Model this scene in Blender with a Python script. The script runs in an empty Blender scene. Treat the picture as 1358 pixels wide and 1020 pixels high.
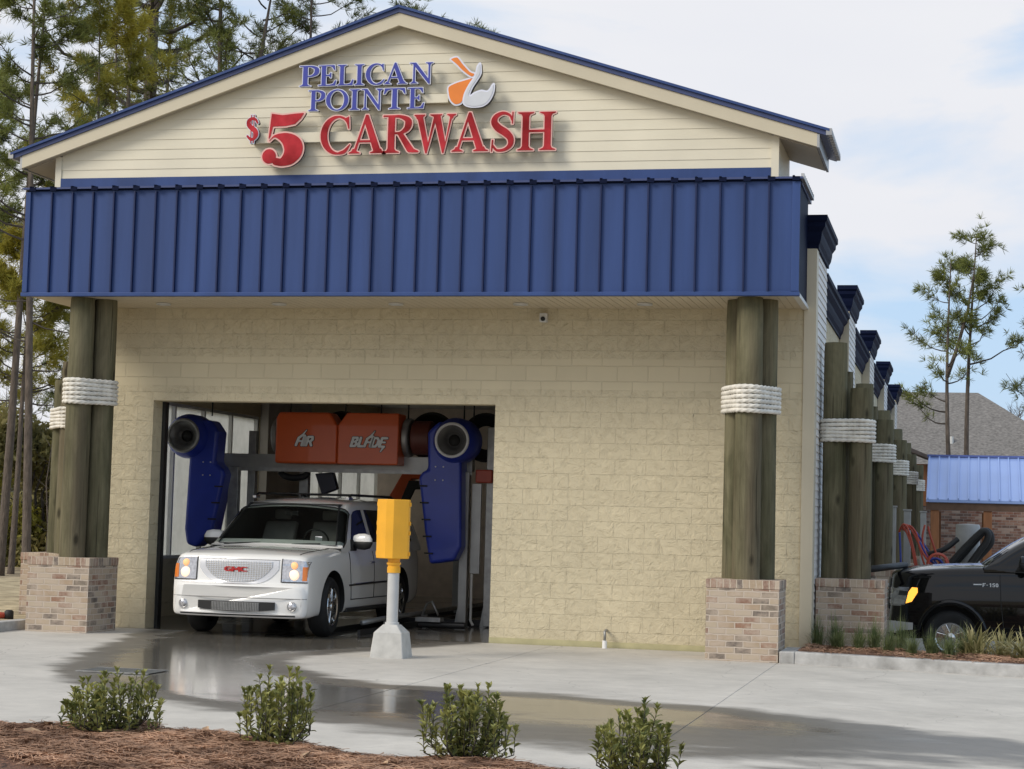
import bpy, bmesh, math, random
import numpy as np
from mathutils import Vector, Matrix
R = math.radians
PI = math.pi
scn = bpy.context.scene
col = scn.collection

# ------------------------------------------------------------------ camera
f_px, cx, cy, cz, yaw, pit, rol = 2554.2, 1.8627, -24.6927, 1.581, .2319, .0715, .027
F = Vector((-math.sin(yaw)*math.cos(pit), math.cos(yaw)*math.cos(pit), math.sin(pit)))
R0 = Vector((math.cos(yaw), math.sin(yaw), 0)); U0 = R0.cross(F)
RR = R0*math.cos(rol)+U0*math.sin(rol); UU = -R0*math.sin(rol)+U0*math.cos(rol)
cd = bpy.data.cameras.new('camera'); cam = bpy.data.objects.new('camera', cd); col.objects.link(cam)
M = Matrix.Identity(4)
for i in range(3):
    M[i][0] = RR[i]; M[i][1] = UU[i]; M[i][2] = -F[i]
M[0][3], M[1][3], M[2][3] = cx, cy, cz
cam.matrix_world = M
cd.sensor_width = 36; cd.lens = 36*f_px/1358; cd.clip_end = 2000; cd.clip_start = .1
scn.camera = cam

# ------------------------------------------------------------------ light
SUN_EL, SUN_AZ = 36, -46          # azimuth measured from the camera side (-Y) towards the left
sdir = Vector((math.sin(R(SUN_AZ))*math.cos(R(SUN_EL)), -math.cos(R(SUN_AZ))*math.cos(R(SUN_EL)), math.sin(R(SUN_EL))))
w = bpy.data.worlds.new('World'); scn.world = w; w.use_nodes = True
nt = w.node_tree; nt.nodes.clear()
def N(t, ty, **k):
    n = t.nodes.new(ty)
    for a, b in k.items(): setattr(n, a, b)
    return n
out = N(nt, 'ShaderNodeOutputWorld'); bg = N(nt, 'ShaderNodeBackground')
sky = N(nt, 'ShaderNodeTexSky', sky_type='NISHITA', sun_disc=False)
sky.sun_elevation = R(SUN_EL); sky.sun_rotation = math.atan2(sdir.x, sdir.y); sky.dust_density = 1.5
hv = N(nt, 'ShaderNodeMix', data_type='RGBA', blend_type='MULTIPLY'); hv.inputs[0].default_value = 1
nt.links.new(sky.outputs[0], hv.inputs[6]); hv.inputs[7].default_value = (.9, .95, 1.0, 1)
tc = N(nt, 'ShaderNodeTexCoord'); mp = N(nt, 'ShaderNodeMapping'); mp.inputs['Scale'].default_value = (1.0, 1.0, 3.2)
mp.inputs['Location'].default_value = (.35, .1, .62)
nt.links.new(tc.outputs['Generated'], mp.inputs[0])
nz = N(nt, 'ShaderNodeTexNoise'); nz.inputs['Scale'].default_value = 3.4; nz.inputs['Detail'].default_value = 9; nz.inputs['Roughness'].default_value = .52
nz.inputs['Distortion'].default_value = .25
nt.links.new(mp.outputs[0], nz.inputs[0])
cr = N(nt, 'ShaderNodeValToRGB'); cr.color_ramp.elements[0].position = .385; cr.color_ramp.elements[1].position = .53
nt.links.new(nz.outputs[0], cr.inputs[0])
nz2 = N(nt, 'ShaderNodeTexNoise'); nz2.inputs['Scale'].default_value = 5; nz2.inputs['Detail'].default_value = 6
nt.links.new(mp.outputs[0], nz2.inputs[0])
cc = N(nt, 'ShaderNodeMix', data_type='RGBA'); cc.inputs[6].default_value = (5.8, 5.95, 6.5, 1); cc.inputs[7].default_value = (6.7, 6.72, 6.85, 1)
nt.links.new(nz2.outputs[0], cc.inputs[0])
# cloud cover is thicker towards the left of the view
dt = N(nt, 'ShaderNodeVectorMath', operation='DOT_PRODUCT'); dt.inputs[1].default_value = (-.94, -.1, .05); nt.links.new(tc.outputs['Generated'], dt.inputs[0])
dm = N(nt, 'ShaderNodeMath', operation='MULTIPLY_ADD'); dm.inputs[1].default_value = .26; nt.links.new(dt.outputs['Value'], dm.inputs[0]); nt.links.new(nz.outputs[0], dm.inputs[2])
nt.links.new(dm.outputs[0], cr.inputs[0])
mx = N(nt, 'ShaderNodeMix', data_type='RGBA')
hb = N(nt, 'ShaderNodeMix', data_type='RGBA'); hb.inputs[0].default_value = .8; nt.links.new(hv.outputs[2], hb.inputs[6]); hb.inputs[7].default_value = (4.1, 5.5, 7.3, 1)
nt.links.new(cr.outputs[0], mx.inputs[0]); nt.links.new(hb.outputs[2], mx.inputs[6]); nt.links.new(cc.outputs[2], mx.inputs[7])
nt.links.new(mx.outputs[2], bg.inputs[0]); bg.inputs[1].default_value = .095
nt.links.new(bg.outputs[0], out.inputs[0])
ld = bpy.data.lights.new('sun', 'SUN'); ld.energy = 1.55; ld.angle = R(24); ld.color = (1, .93, .82)
lo = bpy.data.objects.new('sun', ld); col.objects.link(lo)
lo.rotation_euler = (-sdir).to_track_quat('-Z', 'Y').to_euler(); lo.location = (-10, -20, 20)
scn.view_settings.view_transform = 'Standard'; scn.view_settings.look = 'None'
scn.view_settings.gamma = 1; scn.view_settings.exposure = .50

# ------------------------------------------------------------------ materials
def pmat(name, c, rough=.6, metal=0, var=.12, scale=6, bump=0, bscale=30, coat=0, stretch=(1, 1, 1), c2=None, spec=.5, detail=5, bdist=.01):
    m = bpy.data.materials.new(name); m.use_nodes = True; t = m.node_tree; b = t.nodes['Principled BSDF']
    b.inputs['Roughness'].default_value = rough; b.inputs['Metallic'].default_value = metal
    b.inputs['Coat Weight'].default_value = coat; b.inputs['Specular IOR Level'].default_value = spec
    tc = N(t, 'ShaderNodeTexCoord'); mp = N(t, 'ShaderNodeMapping'); mp.inputs['Scale'].default_value = stretch
    t.links.new(tc.outputs['Object'], mp.inputs[0])
    if var or c2:
        n = N(t, 'ShaderNodeTexNoise'); n.inputs['Scale'].default_value = scale; n.inputs['Detail'].default_value = detail
        t.links.new(mp.outputs[0], n.inputs[0])
        r = N(t, 'ShaderNodeMapRange'); r.inputs[1].default_value = .3; r.inputs[2].default_value = .7
        t.links.new(n.outputs[0], r.inputs[0])
        mxx = N(t, 'ShaderNodeMix', data_type='RGBA')
        a = [x*(1-var) for x in c]; bb = [min(1, x*(1+var)) for x in (c2 or c)]
        mxx.inputs[6].default_value = (*a, 1); mxx.inputs[7].default_value = (*bb, 1)
        t.links.new(r.outputs[0], mxx.inputs[0]); t.links.new(mxx.outputs[2], b.inputs['Base Color'])
    else: b.inputs['Base Color'].default_value = (*c, 1)
    if bump:
        n2 = N(t, 'ShaderNodeTexNoise'); n2.inputs['Scale'].default_value = bscale; n2.inputs['Detail'].default_value = 6
        t.links.new(mp.outputs[0], n2.inputs[0])
        bp = N(t, 'ShaderNodeBump'); bp.inputs['Strength'].default_value = bump; bp.inputs['Distance'].default_value = bdist
        t.links.new(n2.outputs[0], bp.inputs['Height']); t.links.new(bp.outputs[0], b.inputs['Normal'])
    return m

def facevec(t, frac=None):
    """vector (x+y, z) so that brickwork runs round axis-aligned walls"""
    tc = N(t, 'ShaderNodeTexCoord'); s = N(t, 'ShaderNodeSeparateXYZ'); t.links.new(tc.outputs['Object'], s.inputs[0])
    a = N(t, 'ShaderNodeMath', operation='ADD'); t.links.new(s.outputs[0], a.inputs[0]); t.links.new(s.outputs[1], a.inputs[1])
    c = N(t, 'ShaderNodeCombineXYZ'); t.links.new(a.outputs[0], c.inputs[0]); t.links.new(s.outputs[2], c.inputs[1])
    return tc, s, c

def block_mat(name, c, var=.025, band=True):
    m = bpy.data.materials.new(name); m.use_nodes = True; t = m.node_tree; b = t.nodes['Principled BSDF']
    b.inputs['Roughness'].default_value = .85; b.inputs['Specular IOR Level'].default_value = .25
    tc, s, v = facevec(t)
    nv = N(t, 'ShaderNodeTexNoise'); nv.inputs['Scale'].default_value = 9; nv.inputs['Detail'].default_value = 3
    t.links.new(tc.outputs['Object'], nv.inputs[0])
    vm = N(t, 'ShaderNodeVectorMath', operation='SCALE'); vm.inputs['Scale'].default_value = .012
    t.links.new(nv.outputs[1], vm.inputs[0])
    va = N(t, 'ShaderNodeVectorMath', operation='ADD'); t.links.new(v.outputs[0], va.inputs[0]); t.links.new(vm.outputs[0], va.inputs[1])
    br = N(t, 'ShaderNodeTexBrick'); br.inputs['Scale'].default_value = 1; br.inputs['Brick Width'].default_value = .4064
    br.inputs['Row Height'].default_value = .2032; br.inputs['Mortar Size'].default_value = .007; br.inputs['Mortar Smooth'].default_value = .6
    t.links.new(va.outputs[0], br.inputs[0])
    br.inputs['Color1'].default_value = (*[x*(1-var) for x in c], 1); br.inputs['Color2'].default_value = (*[x*(1+var) for x in c], 1)
    br.inputs['Mortar'].default_value = (*[x*.955 for x in c], 1)
    # split faces: chunky cells plus fine grit
    vo = N(t, 'ShaderNodeTexVoronoi', feature='F1'); vo.inputs['Scale'].default_value = 9
    nd = N(t, 'ShaderNodeTexNoise'); nd.inputs['Scale'].default_value = 7; nd.inputs['Detail'].default_value = 9; nd.inputs['Roughness'].default_value = .68; nd.inputs['Distortion'].default_value = .8
    t.links.new(tc.outputs['Object'], nd.inputs[0])
    vs = N(t, 'ShaderNodeVectorMath', operation='SCALE'); vs.inputs['Scale'].default_value = .35; t.links.new(nd.outputs[1], vs.inputs[0])
    v2 = N(t, 'ShaderNodeVectorMath', operation='ADD'); t.links.new(tc.outputs['Object'], v2.inputs[0]); t.links.new(vs.outputs[0], v2.inputs[1])
    t.links.new(v2.outputs[0], vo.inputs[0])
    ad = N(t, 'ShaderNodeMath', operation='MULTIPLY_ADD'); ad.inputs[1].default_value = .55
    t.links.new(vo.outputs[0], ad.inputs[0]); t.links.new(nd.outputs[0], ad.inputs[2])
    h = ad.outputs[0]
    if band:
        # two smooth courses
        g1 = N(t, 'ShaderNodeMath', operation='COMPARE'); g1.inputs[1].default_value = 3.54; g1.inputs[2].default_value = .205
        t.links.new(s.outputs[2], g1.inputs[0])
        mf = N(t, 'ShaderNodeMix', data_type='FLOAT'); t.links.new(g1.outputs[0], mf.inputs[0]); t.links.new(h, mf.inputs[2]); mf.inputs[3].default_value = .75
        h = mf.outputs[0]
    b1 = N(t, 'ShaderNodeBump'); b1.inputs['Strength'].default_value = 1; b1.inputs['Distance'].default_value = .022
    t.links.new(h, b1.inputs['Height'])
    iv = N(t, 'ShaderNodeMath', operation='SUBTRACT'); iv.inputs[0].default_value = 1; t.links.new(br.outputs['Fac'], iv.inputs[1])
    b2 = N(t, 'ShaderNodeBump'); b2.inputs['Strength'].default_value = .72; b2.inputs['Distance'].default_value = .0065
    t.links.new(iv.outputs[0], b2.inputs['Height']); t.links.new(b1.outputs[0], b2.inputs['Normal'])
    t.links.new(b2.outputs[0], b.inputs['Normal'])
    big = N(t, 'ShaderNodeTexNoise'); big.inputs['Scale'].default_value = 1.1; big.inputs['Detail'].default_value = 4
    t.links.new(tc.outputs['Object'], big.inputs[0])
    rr = N(t, 'ShaderNodeMapRange'); rr.inputs[1].default_value = .3; rr.inputs[2].default_value = .7; rr.inputs[3].default_value = .95; rr.inputs[4].default_value = 1.04
    t.links.new(big.outputs[0], rr.inputs[0])
    sc_ = N(t, 'ShaderNodeVectorMath', operation='SCALE'); t.links.new(br.outputs[0], sc_.inputs[0]); t.links.new(rr.outputs[0], sc_.inputs['Scale'])
    t.links.new(sc_.outputs[0], b.inputs['Base Color'])
    return m

def brick_mat(name, pal, mortar, bw=.205, rh=.0745, wash=.45, washcol=(.52, .43, .35), ms=.007):
    m = bpy.data.materials.new(name); m.use_nodes = True; t = m.node_tree; b = t.nodes['Principled BSDF']
    b.inputs['Roughness'].default_value = .9; b.inputs['Specular IOR Level'].default_value = .2
    tc, s, v = facevec(t)
    br = N(t, 'ShaderNodeTexBrick'); br.inputs['Scale'].default_value = 1; br.inputs['Brick Width'].default_value = bw
    br.inputs['Row Height'].default_value = rh; br.inputs['Mortar Size'].default_value = ms; br.inputs['Mortar Smooth'].default_value = .3
    nv = N(t, 'ShaderNodeTexNoise'); nv.inputs['Scale'].default_value = 11
    t.links.new(tc.outputs['Object'], nv.inputs[0])
    vm = N(t, 'ShaderNodeVectorMath', operation='SCALE'); vm.inputs['Scale'].default_value = .020; t.links.new(nv.outputs[1], vm.inputs[0])
    va = N(t, 'ShaderNodeVectorMath', operation='ADD'); t.links.new(v.outputs[0], va.inputs[0]); t.links.new(vm.outputs[0], va.inputs[1])
    t.links.new(va.outputs[0], br.inputs[0])
    br.inputs['Color1'].default_value = (0, 0, 0, 1); br.inputs['Color2'].default_value = (1, 1, 1, 1); br.inputs['Mortar'].default_value = (.5, .5, .5, 1)
    cr = N(t, 'ShaderNodeValToRGB'); cr.color_ramp.interpolation = 'CONSTANT'
    els = cr.color_ramp.elements
    while len(els) < len(pal): els.new(.5)
    for i, p in enumerate(pal): els[i].position = i/len(pal); els[i].color = (*p, 1)
    t.links.new(br.outputs[0], cr.inputs[0])
    nw = N(t, 'ShaderNodeTexNoise'); nw.inputs['Scale'].default_value = 5; nw.inputs['Detail'].default_value = 7; nw.inputs['Roughness'].default_value = .7
    t.links.new(tc.outputs['Object'], nw.inputs[0])
    rw = N(t, 'ShaderNodeMapRange'); rw.inputs[1].default_value = .38; rw.inputs[2].default_value = .66; rw.inputs[4].default_value = min(1, wash*2)
    t.links.new(nw.outputs[0], rw.inputs[0])
    m1 = N(t, 'ShaderNodeMix', data_type='RGBA'); t.links.new(rw.outputs[0], m1.inputs[0]); t.links.new(cr.outputs[0], m1.inputs[6]); m1.inputs[7].default_value = (*washcol, 1)
    m2 = N(t, 'ShaderNodeMix', data_type='RGBA'); t.links.new(br.outputs['Fac'], m2.inputs[0]); t.links.new(m1.outputs[2], m2.inputs[6]); m2.inputs[7].default_value = (*mortar, 1)
    t.links.new(m2.outputs[2], b.inputs['Base Color'])
    iv = N(t, 'ShaderNodeMath', operation='SUBTRACT'); iv.inputs[0].default_value = 1; t.links.new(br.outputs['Fac'], iv.inputs[1])
    ad = N(t, 'ShaderNodeMath', operation='MULTIPLY_ADD'); ad.inputs[1].default_value = .5; t.links.new(nw.outputs[0], ad.inputs[0]); t.links.new(iv.outputs[0], ad.inputs[2])
    bp = N(t, 'ShaderNodeBump'); bp.inputs['Strength'].default_value = .8; bp.inputs['Distance'].default_value = .008
    t.links.new(ad.outputs[0], bp.inputs['Height']); t.links.new(bp.outputs[0], b.inputs['Normal'])
    return m

def wood_pile_mat(name, c, c2):
    m = bpy.data.materials.new(name); m.use_nodes = True; t = m.node_tree; b = t.nodes['Principled BSDF']
    b.inputs['Roughness'].default_value = .85; b.inputs['Specular IOR Level'].default_value = .2
    tc = N(t, 'ShaderNodeTexCoord')
    def noise(sc, scale, det=6, rough=.55, dist=0):
        mp = N(t, 'ShaderNodeMapping'); mp.inputs['Scale'].default_value = sc; t.links.new(tc.outputs['Object'], mp.inputs[0])
        n = N(t, 'ShaderNodeTexNoise'); n.inputs['Scale'].default_value = scale; n.inputs['Detail'].default_value = det; n.inputs['Roughness'].default_value = rough; n.inputs['Distortion'].default_value = dist
        t.links.new(mp.outputs[0], n.inputs[0]); return n.outputs[0]
    def rng_(x, a, b_, c_, d): r = N(t, 'ShaderNodeMapRange'); [setattr(r.inputs[i+1], 'default_value', q) for i, q in enumerate((a, b_, c_, d))]; t.links.new(x, r.inputs[0]); return r.outputs[0]
    grain = noise((22, 22, 1.3), 1, 7, .6, .8); blot = noise((1.6, 1.6, .55), 1.4, 7, .62, .6); hue = noise((2.2, 2.2, .25), 1, 3)
    mx1 = N(t, 'ShaderNodeMix', data_type='RGBA'); t.links.new(rng_(blot, .35, .65, 0, 1), mx1.inputs[0]); mx1.inputs[6].default_value = (*c, 1); mx1.inputs[7].default_value = (*c2, 1)
    mx2 = N(t, 'ShaderNodeMix', data_type='RGBA'); t.links.new(rng_(hue, .45, .68, 0, .7), mx2.inputs[0]); t.links.new(mx1.outputs[2], mx2.inputs[6]); mx2.inputs[7].default_value = (.135, .105, .07, 1)
    mp = N(t, 'ShaderNodeMapping'); mp.inputs['Scale'].default_value = (3.4, 3.4, 1.5); t.links.new(tc.outputs['Object'], mp.inputs[0])
    vo = N(t, 'ShaderNodeTexVoronoi'); vo.inputs['Scale'].default_value = 1.0; t.links.new(mp.outputs[0], vo.inputs[0])
    knot = rng_(vo.outputs[0], .06, .15, .35, 1); crack = rng_(noise((30, 30, .55), 1, 4, .5), .30, .37, .35, 1); gr = rng_(grain, .3, .7, .72, 1.15)
    mu = N(t, 'ShaderNodeMath', operation='MULTIPLY'); t.links.new(knot, mu.inputs[0]); t.links.new(crack, mu.inputs[1])
    mu2 = N(t, 'ShaderNodeMath', operation='MULTIPLY'); t.links.new(mu.outputs[0], mu2.inputs[0]); t.links.new(gr, mu2.inputs[1])
    s_ = N(t, 'ShaderNodeVectorMath', operation='SCALE'); t.links.new(mx2.outputs[2], s_.inputs[0]); t.links.new(mu2.outputs[0], s_.inputs['Scale']); t.links.new(s_.outputs[0], b.inputs['Base Color'])
    bp = N(t, 'ShaderNodeBump'); bp.inputs['Strength'].default_value = .7; bp.inputs['Distance'].default_value = .008; t.links.new(mu2.outputs[0], bp.inputs['Height']); t.links.new(bp.outputs[0], b.inputs['Normal'])
    return m

def glass_mat(name, tint=(.9, .95, .95), dirt_glow=.25, dcol=(.35, .37, .36), dscale=3):
    m = bpy.data.materials.new(name); m.use_nodes = True; t = m.node_tree; t.nodes.clear()
    o = N(t, 'ShaderNodeOutputMaterial'); tr = N(t, 'ShaderNodeBsdfTransparent'); tr.inputs[0].default_value = (*tint, 1)
    gl = N(t, 'ShaderNodeBsdfGlossy'); gl.inputs['Roughness'].default_value = .02
    fr = N(t, 'ShaderNodeFresnel'); fr.inputs[0].default_value = 1.5
    m1 = N(t, 'ShaderNodeMixShader'); t.links.new(fr.outputs[0], m1.inputs[0]); t.links.new(tr.outputs[0], m1.inputs[1]); t.links.new(gl.outputs[0], m1.inputs[2])
    d1 = N(t, 'ShaderNodeBsdfDiffuse'); d1.inputs[0].default_value = (*dcol, 1)
    d2 = N(t, 'ShaderNodeBsdfTranslucent'); d2.inputs[0].default_value = (*[min(1, q*1.6) for q in dcol], 1)
    df = N(t, 'ShaderNodeMixShader'); df.inputs[0].default_value = .6; t.links.new(d1.outputs[0], df.inputs[1]); t.links.new(d2.outputs[0], df.inputs[2])
    tc = N(t, 'ShaderNodeTexCoord'); nn = N(t, 'ShaderNodeTexNoise'); nn.inputs['Scale'].default_value = dscale; nn.inputs['Detail'].default_value = 8
    t.links.new(tc.outputs['Object'], nn.inputs[0])
    r = N(t, 'ShaderNodeMapRange'); r.inputs[3].default_value = dirt_glow*.5; r.inputs[4].default_value = dirt_glow*1.5; t.links.new(nn.outputs[0], r.inputs[0])
    m2 = N(t, 'ShaderNodeMixShader'); t.links.new(r.outputs[0], m2.inputs[0]); t.links.new(m1.outputs[0], m2.inputs[1]); t.links.new(df.outputs[0], m2.inputs[2])
    t.links.new(m2.outputs[0], o.inputs[0]); return m

CREAM = (.60, .52, .38)
mt = dict(
    block=block_mat('split_block', (.63, .552, .385)),
    brick=brick_mat('pier_brick', [(.40, .31, .22), (.29, .165, .11), (.13, .11, .095), (.44, .35, .25), (.24, .13, .09), (.20, .165, .13), (.40, .30, .21), (.46, .38, .28)], (.53, .45, .37), wash=.46, washcol=(.49, .40, .32), ms=.009),
    redbrick=brick_mat('house_brick', [(.16, .07, .05), (.22, .1, .07), (.11, .06, .05), (.26, .14, .1), (.34, .24, .19)], (.32, .27, .23), wash=.15),
    siding=pmat('cream_siding', (.72, .67, .53), .55, var=.05, scale=1.5),
    trim=pmat('tan_trim', (.58, .52, .39), .5, var=.04, scale=2),
    soffit=pmat('soffit', (.40, .35, .27), .6, var=.03),
    blue=pmat('blue_metal', (.032, .066, .198), .5, metal=0, var=.16, scale=1.2, spec=.3, stretch=(3, 3, .25), bump=.12, bscale=1.5, bdist=.05, detail=7),
    seamshade=pmat('blue_seam_shade', (.010, .020, .075), .5, spec=.3),  # canopy blue darkened so the ribs carry their own thin shadow lines
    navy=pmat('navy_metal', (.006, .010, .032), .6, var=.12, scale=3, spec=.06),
    rake=pmat('blue_trim_metal', (.045, .065, .17), .35, var=.06),
    galv=pmat('galvanised_underside', (.38, .38, .38), .4, metal=.6, var=.1),
    roof=pmat('flat_roof', (.3, .3, .3), .9),
    pile=wood_pile_mat('treated_pile', (.088, .084, .046), (.195, .176, .108)),
    rope=pmat('white_rope', (.72, .69, .62), .9, var=.16, scale=9, bump=.4, bscale=120, bdist=.004),
    inner=pmat('bay_wall_grey', (.50, .46, .41), .7, var=.15, scale=1.5),
    ceil=pmat('bay_ceiling', (.34, .32, .29), .8, var=.1),
    alu=pmat('aluminium', (.34, .34, .33), .38, metal=.5, var=.12, scale=4),
    whitealu=pmat('white_frame', (.62, .62, .6), .4, var=.05),
    galvst=pmat('galvanised_steel', (.33, .33, .32), .42, metal=.55, var=.2, scale=9),
    dark=pmat('black_rubber', (.012, .012, .012), .6, var=.2),
    darkm=pmat('dark_metal', (.03, .03, .03), .4, metal=.3, var=.2),
    orange=pmat('orange_plastic', (.66, .105, .018), .35, var=.06, scale=2, coat=.2),
    bluepl=pmat('blue_plastic', (.026, .052, .40), .38, var=.1, scale=3, coat=.15),
    navypl=pmat('navy_plastic', (.01, .012, .03), .4, var=.1),
    silver=pmat('silver_letter', (.72, .74, .74), .3, var=.03),
    white=pmat('white_plastic', (.8, .8, .8), .4, var=.02),
    concrete_cast=pmat('cast_concrete', (.50, .49, .46), .85, var=.12, scale=9, bump=.3, bscale=40),
    yellow=pmat('signal_yellow', (.84, .41, .022), .45, var=.10, scale=3, detail=9),
    greypaint=pmat('grey_painted_pipe', (.52, .52, .51), .45, var=.06),
    letred=pmat('letter_red', (.30, .008, .010), .3, var=.3, scale=3.5, c2=(.44, .03, .04), spec=.2),
    letblue=pmat('letter_blue', (.040, .052, .33), .35, var=.06, scale=5),
    pinktrim=pmat('letter_edge_pink', (.75, .45, .40), .4, var=.03),
    lettrim=pmat('letter_edge_white', (.70, .72, .82), .4, var=.03),
    letorange=pmat('logo_orange', (.78, .22, .03), .35, var=.05),
    logogrey=pmat('logo_grey', (.60, .62, .66), .35, var=.05),
    letside=pmat('letter_return', (.014, .012, .025), .4, var=.1),
    shingle=pmat('grey_shingle', (.175, .165, .155), .95, var=.4, scale=9, stretch=(1, .6, 3), bump=.5, bscale=15, detail=9),
    lightblue=pmat('pale_blue_roof', (.30, .42, .74), .3, metal=.3, var=.06, scale=.8),
    postwood=pmat('orange_cedar', (.32, .13, .05), .6, var=.2, scale=6, stretch=(3, 3, .4)),
    brownwood=pmat('brown_wood', (.14, .08, .05), .7, var=.2),
    canister=pmat('grey_canister', (.33, .33, .32), .4, var=.1),
    redhose=pmat('red_hose', (.40, .06, .03), .45, var=.12),
    bluehose=pmat('blue_hose', (.03, .05, .30), .45, var=.12),
    bark=pmat('pine_bark', (.115, .092, .075), .95, var=.35, scale=5, stretch=(3, 3, .8), bump=1, bscale=12, bdist=.03),
    twig=pmat('dark_bark', (.06, .05, .042), .95, var=.2),
    carwhite=pmat('pearl_white_paint', (.84, .83, .80), .22, var=.0, coat=1),
    carblack=pmat('black_paint', (.003, .003, .0035), .3, var=.0, coat=.8, spec=.05),
    chrome=pmat('chrome', (.75, .75, .75), .09, metal=1, var=.0),
    chromedull=pmat('satin_chrome', (.55, .55, .55), .3, metal=1, var=.1, scale=30),
    carglass=pmat('dark_car_glass', (.008, .009, .009), .03, var=0, spec=.6),
    tyre=pmat('tyre', (.013, .013, .013), .75, var=.2),
    lens=pmat('headlight_glass', (.55, .55, .57), .08, metal=.7, var=.25, scale=28, coat=1),
    amber=pmat('amber_lens', (.75, .20, .02), .2, var=.1, coat=.6),
    redbadge=pmat('red_badge', (.45, .02, .02), .3, var=0),
    seat=pmat('seat_fabric', (.26, .24, .22), .8),
    terracotta=pmat('dry_leaf', (.42, .29, .18), .8, var=.3, scale=30),
)
def emit_mat(name, c, s):
    m = bpy.data.materials.new(name); m.use_nodes = True; b = m.node_tree.nodes['Principled BSDF']
    b.inputs['Base Color'].default_value = (*c, 1); b.inputs['Emission Color'].default_value = (*c, 1); b.inputs['Emission Strength'].default_value = s
    return m
mt['chromelight'] = pmat('light_chrome', (.72, .72, .73), .25, metal=.6, var=0)
mt['lamp_dimamber'] = emit_mat('faint_amber_lamp', (1, .50, .22), .4)
mt['lamp_amber'] = emit_mat('lit_amber_lamp', (1, .42, .05), 1.1)
mt['lamp_warm'] = emit_mat('lit_headlamp_bulb', (1, .74, .54), .55)
mt['glass'] = glass_mat('bay_window_glass', dirt_glow=.55, dcol=(.62, .65, .62))  # slight dirt, raised and made translucent so the panes glow into the bay
mt['windscreen'] = glass_mat('windscreen_glass', tint=(.62, .68, .66), dirt_glow=.02, dcol=(.2, .2, .2))

def leafmat(name, c, c2, scale=1.5, rough=.6, trans=.25):
    m = pmat(name, c, rough, var=.25, scale=scale, c2=c2, spec=.3)
    t = m.node_tree; b = t.nodes['Principled BSDF']; o = [n for n in t.nodes if n.type == 'OUTPUT_MATERIAL'][0]
    tr = N(t, 'ShaderNodeBsdfTranslucent'); ms = N(t, 'ShaderNodeMixShader'); ms.inputs[0].default_value = trans
    src = b.inputs['Base Color'].links[0].from_socket
    t.links.new(src, tr.inputs[0]); t.links.new(b.outputs[0], ms.inputs[1]); t.links.new(tr.outputs[0], ms.inputs[2]); t.links.new(ms.outputs[0], o.inputs[0])
    return m
mt['needle'] = leafmat('pine_needles_green', (.09, .115, .030), (.22, .24, .06), .5)
mt['needle_y'] = leafmat('pine_needles_yellow', (.19, .20, .03), (.40, .35, .06), .6)
mt['needle_d'] = leafmat('pine_needles_dark', (.08, .10, .04), (.17, .19, .065), .6)
mt['bushleaf'] = leafmat('understory_leaf', (.15, .14, .05), (.38, .33, .13), .35, trans=.4)
mt['farleaf'] = leafmat('far_wood_leaf', (.14, .14, .08), (.28, .25, .16), .2)
mt['shrubleaf'] = leafmat('shrub_leaf', (.07, .105, .03), (.36, .35, .11), 11, .38)
mt['grassblade'] = leafmat('grass_blade', (.08, .12, .045), (.24, .27, .12), 5, .5)
mt['strapleaf'] = leafmat('strap_leaf', (.13, .15, .05), (.46, .40, .20), 6, .5)
mt['straw'] = leafmat('pine_straw', (.17, .09, .055), (.46, .28, .18), 3, .8, .1)

# ------------------------------------------------------------------ object helpers
def chainloc(p):
    v = Vector((0, 0, 0))
    while p: v += p.location; p = p.parent
    return v
def tag(o, label=None, cat=None, group=None, kind=None):
    if label: o['label'] = label
    if cat: o['category'] = cat
    if group: o['group'] = group
    if kind: o['kind'] = kind
    return o
def empty(name, loc, rz=0):
    o = bpy.data.objects.new(name, None); col.objects.link(o); o.location = loc; o.rotation_euler = (0, 0, rz); o.empty_display_size = .2
    return o
def link(name, me, m, parent=None, world=True, smooth=False, angle=None, origin=None):
    o = bpy.data.objects.new(name, me); col.objects.link(o)
    if m is not None: me.materials.append(m)
    n = len(me.vertices); co = np.empty(n*3, 'f'); me.vertices.foreach_get('co', co); co = co.reshape(-1, 3)
    if parent:
        o.parent = parent
        if world: co -= np.array(chainloc(parent), 'f')
    elif n:
        c = np.array(origin, 'f') if origin else np.array([(co[:, 0].min()+co[:, 0].max())/2, (co[:, 1].min()+co[:, 1].max())/2, co[:, 2].min()], 'f')
        co -= c; o.location = Vector([float(x) for x in c])
    me.vertices.foreach_set('co', co.ravel()); me.update()
    if smooth or angle:
        me.polygons.foreach_set('use_smooth', np.ones(len(me.polygons), bool))
        if angle: me.set_sharp_from_angle(angle=R(angle))
    return o

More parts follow.
